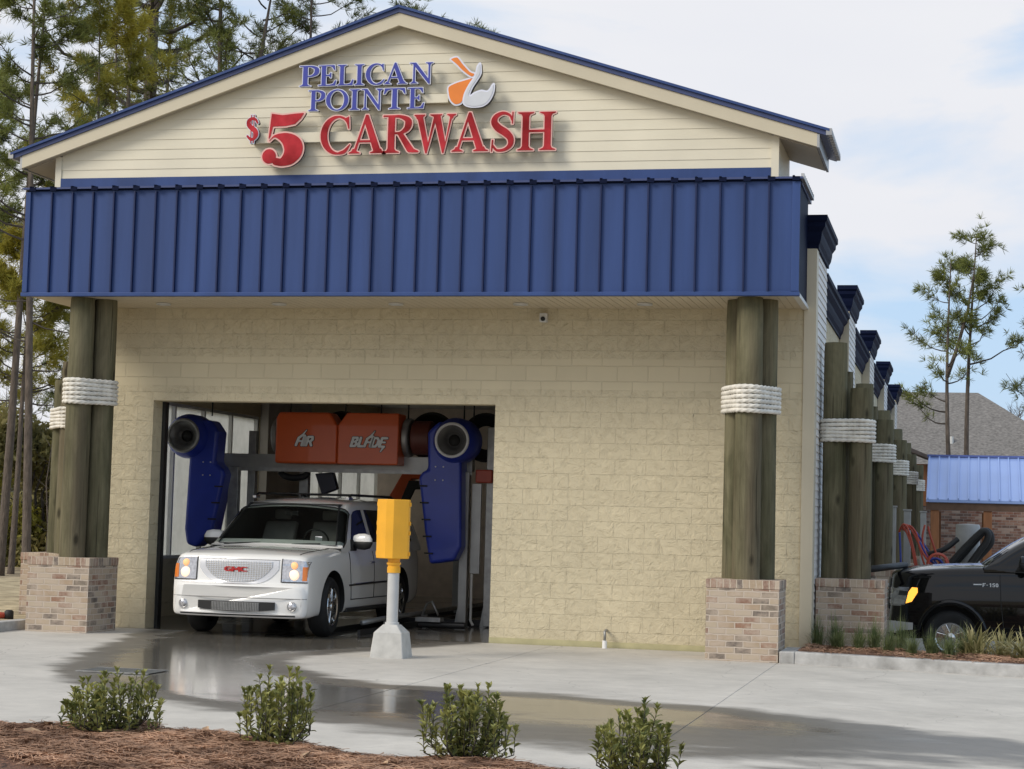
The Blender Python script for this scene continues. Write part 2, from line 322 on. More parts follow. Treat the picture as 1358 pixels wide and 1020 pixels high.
class MB:
    def __init__(s): s.v = []; s.f = []
    def add(s, vs, fs):
        b = len(s.v); s.v += [tuple(x) for x in vs]; s.f += [tuple(b+i for i in f) for f in fs]; return s
    def box(s, x0, x1, y0, y1, z0, z1):
        return s.add([(x0, y0, z0), (x1, y0, z0), (x1, y1, z0), (x0, y1, z0), (x0, y0, z1), (x1, y0, z1), (x1, y1, z1), (x0, y1, z1)],
                     [(0, 3, 2, 1), (4, 5, 6, 7), (0, 1, 5, 4), (1, 2, 6, 5), (2, 3, 7, 6), (3, 0, 4, 7)])
    def prism(s, poly, axis, a, b):
        """extrude 2D polygon along an axis; poly coords are the two other axes in order"""
        def P(p, t): return (t, p[0], p[1]) if axis == 'x' else (p[0], t, p[1]) if axis == 'y' else (p[0], p[1], t)
        n = len(poly); vs = [P(p, a) for p in poly]+[P(p, b) for p in poly]
        fs = [tuple(range(n)), tuple(range(2*n-1, n-1, -1))]+[(i, i+n, (i+1) % n+n, (i+1) % n) for i in range(n)]
        return s.add(vs, fs)
    def cyl(s, p0, p1, r0, r1=None, n=16, cap=True):
        r1 = r0 if r1 is None else r1
        return s.tube([p0, p1], [r0, r1], n, cap)
    def tube(s, path, r, n=8, cap=True, closed=False):
        P = [Vector(p) for p in path]; k = len(P)
        rr = r if isinstance(r, (list, tuple)) else [r]*k
        up = None; rings = []
        for i in range(k):
            t = (P[(i+1) % k]-P[i-1]) if closed else (P[min(i+1, k-1)]-P[max(i-1, 0)])
            if t.length < 1e-9: t = Vector((0, 0, 1))
            t.normalize()
            if up is None: up = t.orthogonal().normalized()
            up = (up-t*up.dot(t)); up = up.normalized() if up.length > 1e-6 else t.orthogonal().normalized()
            b = t.cross(up)
            rings.append([P[i]+(up*math.cos(2*PI*j/n)+b*math.sin(2*PI*j/n))*rr[i] for j in range(n)])
        vs = [v for g in rings for v in g]; fs = []
        for i in range(k if closed else k-1):
            for j in range(n):
                a = i*n+j; b_ = i*n+(j+1) % n; c = ((i+1) % k)*n+(j+1) % n; d = ((i+1) % k)*n+j
                fs.append((a, b_, c, d))
        if cap and not closed: fs += [tuple(range(n-1, -1, -1)), tuple((k-1)*n+j for j in range(n))]
        return s.add(vs, fs)
    def lathe(s, prof, c, axis='z', n=32, close=False):
        """prof: (radius, height along axis)"""
        vs = []; k = len(prof)
        for (r, h) in prof:
            for j in range(n):
                a = 2*PI*j/n; x, y = r*math.cos(a), r*math.sin(a)
                p = (x, y, h) if axis == 'z' else (h, x, y) if axis == 'x' else (x, h, y)
                vs.append((c[0]+p[0], c[1]+p[1], c[2]+p[2]))
        fs = [(i*n+j, i*n+(j+1) % n, (i+1)*n+(j+1) % n, (i+1)*n+j) for i in range(k-1) for j in range(n)]
        if close: fs += [((k-1)*n+j, (k-1)*n+(j+1) % n, (j+1) % n, j) for j in range(n)]
        return s.add(vs, fs)
    def grid(s, fn, us, vs_):
        V = [fn(u, v) for u in us for v in vs_]; m = len(vs_)
        return s.add(V, [(i*m+j, (i+1)*m+j, (i+1)*m+j+1, i*m+j+1) for i in range(len(us)-1) for j in range(m-1)])
    def slab(s, fn, us, vs_, off):
        """grid with thickness; off is a vector"""
        V = [Vector(fn(u, v)) for u in us for v in vs_]; n, m = len(us), len(vs_)
        W = [v+Vector(off) for v in V]; k = n*m
        fs = [(i*m+j, (i+1)*m+j, (i+1)*m+j+1, i*m+j+1) for i in range(n-1) for j in range(m-1)]
        fs += [tuple(k+q for q in reversed(f)) for f in fs]
        for i in range(n-1):
            for j in (0, m-1): fs.append((i*m+j, (i+1)*m+j, k+(i+1)*m+j, k+i*m+j))
        for j in range(m-1):
            for i in (0, n-1): fs.append((i*m+j, i*m+j+1, k+i*m+j+1, k+i*m+j))
        return s.add(V+W, fs)
    def build(s, name, m, parent=None, world=True, bevel=0, smooth=False, angle=None, recalc=True, weld=False, origin=None, seg=2):
        me = bpy.data.meshes.new(name); me.from_pydata(s.v, [], s.f)
        if recalc or weld:
            b = bmesh.new(); b.from_mesh(me)
            if weld: bmesh.ops.remove_doubles(b, verts=b.verts, dist=1e-5)
            bmesh.ops.recalc_face_normals(b, faces=b.faces); b.to_mesh(me); b.free()
        o = link(name, me, m, parent, world, smooth, angle, origin)
        if bevel:
            bv = o.modifiers.new('bevel', 'BEVEL'); bv.width = bevel; bv.segments = seg; bv.limit_method = 'ANGLE'; bv.angle_limit = R(40); bv.harden_normals = False
        return o

def wallgrid(As, Zs, t0, t1, holes, axis='y'):
    """wall panel in the (a,z) plane, thickness t0..t1 along axis, rectangular cells in holes left open"""
    mb = MB(); na, nz_ = len(As)-1, len(Zs)-1
    H = lambda i, j: i < 0 or j < 0 or i >= na or j >= nz_ or (i, j) in holes
    def P(a, t, z): return (a, t, z) if axis == 'y' else (t, a, z)
    for i in range(na):
        for j in range(nz_):
            if H(i, j): continue
            a0, a1, z0, z1 = As[i], As[i+1], Zs[j], Zs[j+1]
            q = [P(a0, t0, z0), P(a1, t0, z0), P(a1, t0, z1), P(a0, t0, z1), P(a0, t1, z0), P(a1, t1, z0), P(a1, t1, z1), P(a0, t1, z1)]
            fs = [(0, 1, 2, 3), (7, 6, 5, 4)]
            if H(i-1, j): fs.append((0, 3, 7, 4))
            if H(i+1, j): fs.append((1, 5, 6, 2))
            if H(i, j-1): fs.append((0, 4, 5, 1))
            if H(i, j+1): fs.append((3, 2, 6, 7))
            mb.add(q, fs)
    return mb
def copy_tree(o, parent=None):
    c = o.copy(); col.objects.link(c)
    if parent: c.parent = parent
    for ch in list(o.children): copy_tree(ch, c)
    return c
def frm(x, z=0): return x
def fast_mesh(name, verts, tris_or_quads, k):
    me = bpy.data.meshes.new(name); v = np.asarray(verts, 'f').reshape(-1, 3); f = np.asarray(tris_or_quads, 'i').reshape(-1, k)
    me.vertices.add(len(v)); me.vertices.foreach_set('co', v.ravel())
    me.loops.add(f.size); me.loops.foreach_set('vertex_index', f.ravel())
    me.polygons.add(len(f)); me.polygons.foreach_set('loop_start', np.arange(0, f.size, k, dtype='i')); me.polygons.foreach_set('loop_total', np.full(len(f), k, 'i'))
    me.polygons.foreach_set('use_smooth', np.zeros(len(f), bool)); me.update(); me.validate(); return me

# ------------------------------------------------------------------ lettering toolkit (signed-distance shapes traced to outlines)
def sd_poly(X, Y, poly):
    d = np.full(X.shape, 1e9); s = np.ones(X.shape); n = len(poly)
    for i in range(n):
        ax, ay = poly[i]; bx, by = poly[i-1]
        ex, ey = bx-ax, by-ay; wx, wy = X-ax, Y-ay
        t = np.clip((wx*ex+wy*ey)/(ex*ex+ey*ey+1e-12), 0, 1)
        dx, dy = wx-ex*t, wy-ey*t; d = np.minimum(d, dx*dx+dy*dy)
        c1 = Y >= ay; c2 = Y < by; c3 = ex*wy > ey*wx
        flip = (c1 & c2 & c3) | (~c1 & ~c2 & ~c3); s = np.where(flip, -s, s)
    return s*np.sqrt(d)
def catmull(pts, k=10):
    out = []; n = len(pts)
    for i in range(n-1):
        p0, p1, p2, p3 = pts[max(i-1, 0)], pts[i], pts[i+1], pts[min(i+2, n-1)]
        for j in range(k):
            t = j/k
            out.append(tuple(.5*((2*b)+(-a+c)*t+(2*a-5*b+4*c-d)*t*t+(-a+3*b-3*c+d)*t**3) for a, b, c, d in zip(p0, p1, p2, p3)))
    out.append(tuple(pts[-1])); return out
def sd_glyph(X, Y, prims):
    d = np.full(X.shape, 1e3)
    for kind, data in prims:
        if kind == 'P': d = np.minimum(d, sd_poly(X, Y, data))
        elif kind == 'S':
            for (x, y, r) in catmull(data, 14): d = np.minimum(d, np.hypot(X-x, Y-y)-r)
        elif kind == 'L':
            for (x, y, r), (x2, y2, r2) in zip(data, data[1:]):
                for j in range(25):
                    t = j/24; d = np.minimum(d, np.hypot(X-x-(x2-x)*t, Y-y-(y2-y)*t)-(r+(r2-r)*t))
        elif kind == 'C': x, y, rx, ry = data; d = np.minimum(d, (np.sqrt(((X-x)/rx)**2+((Y-y)/ry)**2)-1)*min(rx, ry))
        elif kind == '-C': x, y, rx, ry = data; d = np.maximum(d, -(np.sqrt(((X-x)/rx)**2+((Y-y)/ry)**2)-1)*min(rx, ry))
        elif kind == '-P': d = np.maximum(d, -sd_poly(X, Y, data))
    return d
def contours(D, xs, ys, lvl):
    D = D-lvl; nx, ny = len(xs), len(ys); nxt = {}; pt = {}
    def cross(i, j, k):
        key = (i, j, k)
        if key not in pt:
            a = D[i, j]; b = D[i+1, j] if k == 0 else D[i, j+1]; t = a/(a-b)
            pt[key] = (xs[i]+t*(xs[1]-xs[0]), ys[j]) if k == 0 else (xs[i], ys[j]+t*(ys[1]-ys[0]))
        return key
    S = D < 0; act = np.argwhere((S[:-1, :-1] != S[1:, :-1]) | (S[:-1, :-1] != S[:-1, 1:]) | (S[1:, 1:] != S[1:, :-1]) | (S[1:, 1:] != S[:-1, 1:]))
    for i, j in act:
        c = (S[i, j], S[i+1, j], S[i+1, j+1], S[i, j+1]); e = [(i, j, 0), (i+1, j, 1), (i, j+1, 0), (i, j, 1)]
        # walk edges ccw, leaving inside -> entering
        ins = [k for k in range(4) if c[k] and not c[(k+1) % 4]]; outs = [k for k in range(4) if not c[k] and c[(k+1) % 4]]
        for k in ins:
            o = next(q % 4 for q in range(k+1, k+5) if q % 4 in outs) if len(ins) == 1 else next(q % 4 for q in range(k+3, k-1, -1) if q % 4 in outs)
            nxt[cross(*e[k])] = cross(*e[o])
    loops = []; seen = set()
    for st in list(nxt):
        if st in seen: continue
        L = []; p = st
        while p is not None and p not in seen: seen.add(p); L.append(pt[p]); p = nxt.get(p)
        if len(L) > 5: loops.append(L)
    return loops
def dp(L, eps):
    def rec(a):
        if len(a) < 3: return a
        p, q = np.array(a[0]), np.array(a[-1]); A = np.array(a); v = q-p; l = np.hypot(*v)
        d = np.abs(v[0]*(A[:, 1]-p[1])-v[1]*(A[:, 0]-p[0]))/l if l > 1e-9 else np.hypot(*(A-p).T)
        k = int(d.argmax())
        return [a[0], a[-1]] if d[k] < eps else rec(a[:k+1])[:-1]+rec(a[k:])
    h = len(L)//2; return rec(L[:h+1])[:-1]+rec(L[h:]+[L[0]])[:-1]
def glyph_mesh(prims, box, lvl, tf, y_front, y_back, n=110):
    """outline of prims at offset lvl, mapped by tf to (x,z), as a solid between two depths"""
    x0, x1, y0, y1 = box; m = .12; h = max(x1-x0, y1-y0)/n
    xs = np.arange(x0-m, x1+m, h); ys = np.arange(y0-m, y1+m, h); X, Y = np.meshgrid(xs, ys, indexing='ij')
    D = sd_glyph(X, Y, prims); loops = [dp(L, h*.22) for L in contours(D, xs, ys, lvl)]
    cu = bpy.data.curves.new('g', 'CURVE'); cu.dimensions = '2D'; cu.fill_mode = 'BOTH'; cu.extrude = abs(y_back-y_front)/2
    for L in loops:
        sp = cu.splines.new('POLY'); sp.points.add(len(L)-1); sp.use_cyclic_u = True
        for p, q in zip(sp.points, L): a, b = tf(*q); p.co = (a, b, 0, 1)
    o = bpy.data.objects.new('g', cu); col.objects.link(o)
    me = bpy.data.meshes.new_from_object(o.evaluated_get(bpy.context.evaluated_depsgraph_get())); bpy.data.objects.remove(o)
    me.transform(Matrix.Translation((0, (y_front+y_back)/2, 0)) @ Matrix.Rotation(R(90), 4, 'X'))
    me.materials.clear(); return me
def rect(x0, x1, y0, y1): return ('P', [(x0, y0), (x1, y0), (x1, y1), (x0, y1)])
def serif(xc, hw, y, up, t=.05, sw=.08):
    s = 1 if up else -1    # up: serif sits at the bottom and its bracket rises
    return ('P', [(xc-hw, y), (xc+hw, y), (xc+hw, y+s*t*.6), (xc+sw+.03, y+s*t*1.3), (xc+sw, y+s*t*2.6), (xc-sw, y+s*t*2.6), (xc-sw-.03, y+s*t*1.3), (xc-hw, y+s*t*.6)])
G = {}
G['I'] = ([rect(.12, .29, 0, 1), serif(.205, .2, 0, 1), serif(.205, .2, 1, 0)], .41)
G['L'] = ([rect(.12, .29, 0, 1), serif(.205, .2, 0, 1), serif(.205, .2, 1, 0), ('P', [(.1, 0), (.68, 0), (.72, .28), (.67, .28), (.58, .1), (.45, .06), (.1, .06)])], .74)
G['E'] = ([rect(.12, .29, 0, 1), rect(.0, .3, 0, .05), rect(.0, .3, .95, 1), ('P', [(.1, 0), (.66, 0), (.70, .27), (.655, .27), (.57, .1), (.45, .06), (.1, .06)]),
           ('P', [(.1, 1), (.62, 1), (.65, .75), (.605, .75), (.53, .9), (.43, .945), (.1, .945)]), ('P', [(.25, .47), (.42, .47), (.46, .38), (.5, .38), (.5, .64), (.46, .64), (.42, .54), (.25, .54)])], .70)
G['P'] = ([rect(.12, .29, 0, 1), serif(.205, .2, 0, 1), rect(.0, .3, .95, 1), ('S', [(.25, .965, .035), (.42, .955, .045), (.585, .86, .075), (.61, .73, .088), (.57, .6, .075), (.43, .495, .04), (.27, .49, .03)])], .70)
G['R'] = ([rect(.12, .29, 0, 1), serif(.205, .2, 0, 1), rect(.0, .3, .95, 1), ('S', [(.25, .965, .035), (.42, .955, .045), (.585, .87, .075), (.61, .75, .085), (.56, .62, .07), (.43, .53, .04), (.27, .52, .03)]),
           ('L', [(.42, .5, .065), (.66, .09, .085), (.72, .055, .055), (.84, .03, .03)])], .88)
G['N'] = ([rect(.13, .20, 0, .96), rect(.70, .77, .05, 1), ('P', [(.0, 1), (.24, 1), (.77, .12), (.77, -.03), (.71, -.03), (.12, .92)]), serif(.165, .14, 0, 1, sw=.04), serif(.735, .14, 1, 0, sw=.04), rect(0, .24, .955, 1)], .89)
G['T'] = ([rect(.29, .46, 0, 1), serif(.375, .2, 0, 1), ('P', [(.02, 1), (.73, 1), (.76, .72), (.715, .72), (.64, .88), (.52, .94), (.23, .94), (.11, .88), (.035, .72), (-.01, .72)])], .75)
G['H'] = ([rect(.12, .29, 0, 1), rect(.66, .83, 0, 1), serif(.205, .2, 0, 1), serif(.205, .2, 1, 0), serif(.745, .2, 0, 1), serif(.745, .2, 1, 0), rect(.2, .75, .47, .54)], .95)
G['A'] = ([('P', [(.40, 1.03), (.47, 1.03), (.83, .02), (.63, .02), (.385, .78), (.16, .02), (.09, .02)]), rect(.2, .62, .29, .355), serif(.12, .15, 0, 1, sw=.04), serif(.73, .2, 0, 1, sw=.09)], .93)
G['W'] = ([('P', [(.06, .98), (.25, .98), (.43, .26), (.60, .98), (.79, .98), (.96, .26), (1.10, .98), (1.17, .98), (.92, -.03), (.87, -.03), (.635, .77), (.40, -.03), (.35, -.03)]),
           serif(.155, .17, 1, 0, sw=.09), serif(.66, .19, 1, 0, sw=.06), serif(1.135, .14, 1, 0, sw=.035)], 1.28)
G['O'] = ([('C', (.47, .5, .47, .52)), ('-C', (.47, .5, .29, .455))], .94)
G['C'] = ([('C', (.47, .5, .47, .52)), ('-C', (.53, .5, .33, .455)), ('-P', [(.62, .22), (1.2, -.05), (1.2, 1.05), (.62, .80)]), ('S', [(.55, .985, .03), (.68, .93, .035), (.78, .80, .03)]), ('P', [(.70, .95), (.80, 1.0), (.82, .66), (.78, .66)]),
           ('S', [(.55, .02, .04), (.70, .07, .05), (.84, .24, .02)])], .86)
G['S'] = ([('S', [(.56, .80, .025), (.50, .93, .035), (.33, .985, .045), (.16, .90, .065), (.115, .75, .085), (.22, .60, .10), (.40, .48, .10), (.53, .33, .085), (.53, .16, .065), (.40, .04, .045), (.20, .02, .035), (.09, .14, .03)]),
           ('P', [(.56, 1.02), (.60, 1.02), (.59, .70), (.55, .70)]), ('P', [(.04, -.02), (.08, -.02), (.11, .30), (.06, .30)])], .66)
G['$'] = ([('S', [(.58, .76, .05), (.48, .90, .06), (.30, .93, .07), (.14, .84, .085), (.14, .68, .10), (.30, .54, .115), (.48, .42, .115), (.54, .26, .10), (.44, .11, .075), (.26, .07, .065), (.10, .20, .055)]),
           rect(.24, .285, -.10, 1.10), rect(.38, .425, -.10, 1.10)], .68)
G['5'] = ([('P', [(.18, 1.0), (.42, .965), (.70, .99), (.90, 1.0), (.82, .88), (.70, .78), (.50, .745), (.22, .74), (.175, .55), (.12, .47)]),
           ('S', [(.15, .47, .012), (.28, .56, .03), (.52, .50, .12), (.68, .34, .205), (.62, .17, .16), (.45, .06, .085), (.30, .07, .075)]), ('C', (.155, .17, .155, .145))], .92)
# rounded italic display capitals for the dryer housings
def it(p, k=.25): return [(x+y*k, y)+tuple(r) for (x, y, *r) in p]
IT = {'A': [('L', it([(0, 0, .09), (.05, .75, .09), (.28, 1.0, .09), (.5, .98, .09), (.5, 0, .09)])), ('L', it([(.05, .42, .07), (.5, .42, .07)])), ('L', it([(.28, 1.0, .07), (.5, 1.55, .01)]))],
      'I': [('L', it([(.1, 0, .09), (.1, .8, .09)]))],
      'R': [('L', it([(.05, 0, .09), (.05, .85, .09), (.4, .85, .09), (.46, .62, .09), (.35, .42, .08), (.1, .42, .07)])), ('L', it([(.28, .4, .09), (.5, 0, .09)]))],
      'B': [('L', it([(.05, 0, .09), (.05, .85, .09), (.4, .85, .09), (.45, .62, .08), (.3, .45, .07), (.1, .45, .07)])), ('L', it([(.3, .45, .07), (.5, .25, .09), (.38, .02, .09), (.05, 0, .09)]))],
      'L': [('L', it([(.05, .85, .09), (.05, 0, .09), (.42, 0, .09)]))],
      'D': [('L', it([(.05, 0, .09), (.05, .85, .09), (.35, .85, .09), (.5, .6, .09), (.5, .25, .09), (.35, 0, .09), (.05, 0, .09)]))],
      'E': [('L', it([(.5, .85, .09), (.1, .85, .09), (.05, 0, .09), (.45, 0, .09), (.3, -.5, .02)])), ('L', it([(.08, .43, .07), (.42, .43, .07)]))],
      'G': [('L', [(.55, .85, .1), (.15, .9, .1), (0, .7, .1), (0, .3, .1), (.15, .08, .1), (.5, .08, .1), (.55, .45, .1), (.35, .45, .09)])],
      'M': [('L', [(0, 0, .1), (.05, .9, .1), (.35, .3, .09), (.65, .9, .1), (.7, 0, .1)])],
      'C': [('L', [(.5, .85, .1), (.15, .9, .1), (0, .7, .1), (0, .3, .1), (.15, .08, .1), (.5, .1, .1)])],
      'F': [('L', [(0, 0, .1), (0, .9, .1), (.5, .9, .1)]), ('L', [(0, .48, .09), (.4, .48, .09)])],
      '-': [('L', [(.1, .45, .08), (.35, .45, .08)])],
      '1': [('L', [(.1, .75, .08), (.3, .95, .1), (.3, 0, .1)])],
      '5': [('L', [(.5, .95, .09), (.1, .95, .09), (.08, .55, .09), (.4, .55, .09), (.5, .3, .1), (.35, .03, .09), (.05, .05, .09)])],
      '0': [('L', [(.1, .2, .1), (.1, .75, .1), (.3, .95, .1), (.5, .75, .1), (.5, .2, .1), (.3, .02, .1), (.1, .2, .1)])]}

# ================================================================== GROUND
def sst(a, b, x): t = np.clip((x-a)/(b-a), 0, 1); return t*t*(3-2*t)
rng = np.random.RandomState(3)
def vnoise(x, y, s, seed=0):
    r = np.random.RandomState(seed); T = r.rand(64, 64); x = np.asarray(x)/s; y = np.asarray(y)/s
    xi = np.floor(x).astype(int); yi = np.floor(y).astype(int); fx = x-xi; fy = y-yi; fx = fx*fx*(3-2*fx); fy = fy*fy*(3-2*fy)
    g = lambda a, b: T[a % 64, b % 64]
    return (g(xi, yi)*(1-fx)+g(xi+1, yi)*fx)*(1-fy)+(g(xi, yi+1)*(1-fx)+g(xi+1, yi+1)*fx)*fy
def zdrop(x, y):
    """the site falls gently to the right and behind the planting bed"""
    return -.017*np.clip(x, 0, 12) - .27*sst(1.4, 2.6, y)*sst(-.02, .02, np.asarray(x, float)-.0)
E_ = 900.0
mb = MB(); mb.grid(lambda u, v: (u, v, -.02-.45*float(sst(25, 60, v))*0-.34*(1 if v > 1 and u > -11 else 0)), [-E_, -200, -60, -30, -11.2, -11.0, 0, 30, 100, E_], [-E_, -100, -30, -12, .9, 1.1, 30, 60, 200, E_])
soil = pmat('straw_ground', (.20, .15, .09), .95, var=.3, scale=1.2, c2=(.38, .31, .2), bump=.6, bscale=9, bdist=.04, detail=9)
mb = MB()
def gz(u, v): return -.36 if (v > 1 and u > -10.9) else -.06
mb.grid(lambda u, v: (u, v, gz(u, v)), [-E_, -200, -60, -30, -11.05, -10.85, 0, 30, 100, E_], [-E_, -100, -30, -12, .9, 1.1, 30, 60, 200, E_])
tag(mb.build('ground', soil, recalc=False), kind='structure')

# concrete apron with its wet run-off
def poly_sd(P, X, Y): return sd_poly(X, Y, P)
def concrete_mat():
    m = bpy.data.materials.new('concrete'); m.use_nodes = True; t = m.node_tree; b = t.nodes['Principled BSDF']
    at = N(t, 'ShaderNodeAttribute', attribute_name='wet'); tc = N(t, 'ShaderNodeTexCoord')
    n1 = N(t, 'ShaderNodeTexNoise'); n1.inputs['Scale'].default_value = .9; n1.inputs['Detail'].default_value = 8; n1.inputs['Roughness'].default_value = .6
    t.links.new(tc.outputs['Object'], n1.inputs[0])
    r1 = N(t, 'ShaderNodeValToRGB'); r1.color_ramp.elements[0].position = .3; r1.color_ramp.elements[0].color = (.44, .415, .37, 1)
    r1.color_ramp.elements[1].position = .7; r1.color_ramp.elements[1].color = (.59, .555, .495, 1); t.links.new(n1.outputs[0], r1.inputs[0])
    n2 = N(t, 'ShaderNodeTexNoise'); n2.inputs['Scale'].default_value = 70; n2.inputs['Detail'].default_value = 3; t.links.new(tc.outputs['Object'], n2.inputs[0])
    r2 = N(t, 'ShaderNodeMapRange'); r2.inputs[3].default_value = .9; r2.inputs[4].default_value = 1.1; t.links.new(n2.outputs[0], r2.inputs[0])
    s = N(t, 'ShaderNodeVectorMath', operation='SCALE'); t.links.new(r1.outputs[0], s.inputs[0]); t.links.new(r2.outputs[0], s.inputs['Scale'])
    # scattered small stains
    vo = N(t, 'ShaderNodeTexVoronoi'); vo.inputs['Scale'].default_value = 1.7; t.links.new(tc.outputs['Object'], vo.inputs[0])
    r3 = N(t, 'ShaderNodeMapRange'); r3.inputs[1].default_value = .015; r3.inputs[2].default_value = .04; r3.inputs[3].default_value = .45; r3.inputs[4].default_value = 1; t.links.new(vo.outputs[0], r3.inputs[0])
    s2 = N(t, 'ShaderNodeVectorMath', operation='SCALE'); t.links.new(s.outputs[0], s2.inputs[0]); t.links.new(r3.outputs[0], s2.inputs['Scale'])
    vc = N(t, 'ShaderNodeTexVoronoi', feature='DISTANCE_TO_EDGE'); vc.inputs['Scale'].default_value = .42
    nd = N(t, 'ShaderNodeTexNoise'); nd.inputs['Scale'].default_value = 1.6; nd.inputs['Detail'].default_value = 8; t.links.new(tc.outputs['Object'], nd.inputs[0])
    vv = N(t, 'ShaderNodeVectorMath', operation='MULTIPLY_ADD'); vv.inputs[1].default_value = (.7, .7, 0); t.links.new(nd.outputs[1], vv.inputs[0]); t.links.new(tc.outputs['Object'], vv.inputs[2]); t.links.new(vv.outputs[0], vc.inputs[0])
    rc = N(t, 'ShaderNodeMapRange'); rc.inputs[1].default_value = .0; rc.inputs[2].default_value = .0035; rc.inputs[3].default_value = .72; rc.inputs[4].default_value = 1; t.links.new(vc.outputs[0], rc.inputs[0])
    n5 = N(t, 'ShaderNodeTexNoise'); n5.inputs['Scale'].default_value = 4.5; n5.inputs['Detail'].default_value = 9; n5.inputs['Roughness'].default_value = .7; t.links.new(tc.outputs['Object'], n5.inputs[0])
    r5 = N(t, 'ShaderNodeMapRange'); r5.inputs[1].default_value = .3; r5.inputs[2].default_value = .7; r5.inputs[3].default_value = .90; r5.inputs[4].default_value = 1.06; t.links.new(n5.outputs[0], r5.inputs[0])
    mm = N(t, 'ShaderNodeMath', operation='MULTIPLY'); t.links.new(rc.outputs[0], mm.inputs[0]); t.links.new(r5.outputs[0], mm.inputs[1])
    s3 = N(t, 'ShaderNodeVectorMath', operation='SCALE'); t.links.new(s2.outputs[0], s3.inputs[0]); t.links.new(mm.outputs[0], s3.inputs['Scale']); s2 = s3
    # wetness mask broken up by streaky noise
    mp = N(t, 'ShaderNodeMapping'); mp.inputs['Scale'].default_value = (.9, 1.5, 1); mp.inputs['Rotation'].default_value = (0, 0, R(-12)); t.links.new(tc.outputs['Object'], mp.inputs[0])
    n4 = N(t, 'ShaderNodeTexNoise'); n4.inputs['Scale'].default_value = 1.5; n4.inputs['Detail'].default_value = 7; n4.inputs['Roughness'].default_value = .55; t.links.new(mp.outputs[0], n4.inputs[0])
    a = N(t, 'ShaderNodeMath', operation='SUBTRACT'); a.inputs[1].default_value = .5; t.links.new(n4.outputs[0], a.inputs[0])
    a2 = N(t, 'ShaderNodeMath', operation='MULTIPLY_ADD'); a2.inputs[1].default_value = .45; t.links.new(a.outputs[0], a2.inputs[0]); t.links.new(at.outputs['Fac'], a2.inputs[2])
    wm = N(t, 'ShaderNodeMapRange', interpolation_type='SMOOTHSTEP'); wm.inputs[1].default_value = .46; wm.inputs[2].default_value = .66; t.links.new(a2.outputs[0], wm.inputs[0])
    pm = N(t, 'ShaderNodeMapRange', interpolation_type='SMOOTHSTEP'); pm.inputs[1].default_value = .74; pm.inputs[2].default_value = .98; t.links.new(a2.outputs[0], pm.inputs[0])
    wet = N(t, 'ShaderNodeVectorMath', operation='MULTIPLY'); wet.inputs[1].default_value = (.29, .283, .27); t.links.new(s2.outputs[0], wet.inputs[0])
    mx = N(t, 'ShaderNodeMix', data_type='RGBA'); t.links.new(wm.outputs[0], mx.inputs[0]); t.links.new(s2.outputs[0], mx.inputs[6]); t.links.new(wet.outputs[0], mx.inputs[7])
    t.links.new(mx.outputs[2], b.inputs['Base Color'])
    ro = N(t, 'ShaderNodeMapRange'); ro.inputs[3].default_value = .8; ro.inputs[4].default_value = .45; t.links.new(wm.outputs[0], ro.inputs[0])
    ro2 = N(t, 'ShaderNodeMix', data_type='FLOAT'); t.links.new(pm.outputs[0], ro2.inputs[0]); t.links.new(ro.outputs[0], ro2.inputs[2]); ro2.inputs[3].default_value = .12
    t.links.new(ro2.outputs[0], b.inputs['Roughness'])
    bs = N(t, 'ShaderNodeMapRange'); bs.inputs[3].default_value = .35; bs.inputs[4].default_value = .03; t.links.new(pm.outputs[0], bs.inputs[0])
    bp = N(t, 'ShaderNodeBump'); bp.inputs['Distance'].default_value = .004; t.links.new(bs.outputs[0], bp.inputs['Strength']); t.links.new(n2.outputs[0], bp.inputs['Height']); t.links.new(bp.outputs[0], b.inputs['Normal'])
    return m
mt['conc'] = concrete_mat()
WET = [(-9.1, 2), (-9.0, .3), (-8.9, -1.0), (-8.45, -2.3), (-8.0, -4.0), (-7.55, -5.5), (-7.15, -6.7), (-6.5, -7.9), (-5.7, -8.8), (-5.2, -9.3), (-3.6, -10.25), (-2.6, -10.8), (-1.6, -11.2), (-.7, -11.5), (1.2, -12.0), (5, -12.8),
       (5, -9.6), (2.34, -8.65), (.9, -7.95), (.07, -7.5), (-1.35, -7.1), (-2.3, -6.8), (-3.45, -6.72), (-4.2, -6.15), (-4.9, -5.24), (-5.33, -4.14), (-5.25, -3.2), (-4.9, -2.4), (-4.5, -1.2), (-4.2, -.3), (-4.15, 2)]
def concrete_sheet(name, xs, ys, wetfn, zfn):
    X, Y = np.meshgrid(xs, ys, indexing='ij'); Z = zfn(X, Y)
    v = np.stack([X, Y, Z], -1).reshape(-1, 3); nx, ny = len(xs), len(ys)
    i, j = np.meshgrid(np.arange(nx-1), np.arange(ny-1), indexing='ij'); a = (i*ny+j).ravel()
    f = np.stack([a, a+ny, a+ny+1, a+1], 1)
    me = fast_mesh(name, v, f, 4); at = me.attributes.new('wet', 'FLOAT', 'POINT'); at.data.foreach_set('value', wetfn(X, Y).ravel().astype('f'))
    return link(name, me, mt['conc'], origin=(0, 0, 0))
def wetfn(X, Y):
    d = poly_sd(WET, X, Y); d = np.where(Y > .5, -1.2, d)
    core = np.clip(-d/.75, -1.2, 1.0); far = sst(-8.2, -11.5, Y)*.34+sst(-1.5, 3, X)*.2
    return .5+core*.5-far*np.clip(core, 0, 1)
joints_x = [-.28, -3.32]; joints_y = [-6.95]
def ax(a, b, step, js):
    v = list(np.arange(a, b+1e-6, step)); v = [q for q in v if all(abs(q-j) > .03 for j in js)]
    for j in js:
        if a < j < b: v += [j-.006, j-.0055, j+.0055, j+.006]
    return np.array(sorted(v))
xs = ax(-10.2, 6, .09, joints_x); ys = ax(-13, -.0, .09, joints_y)
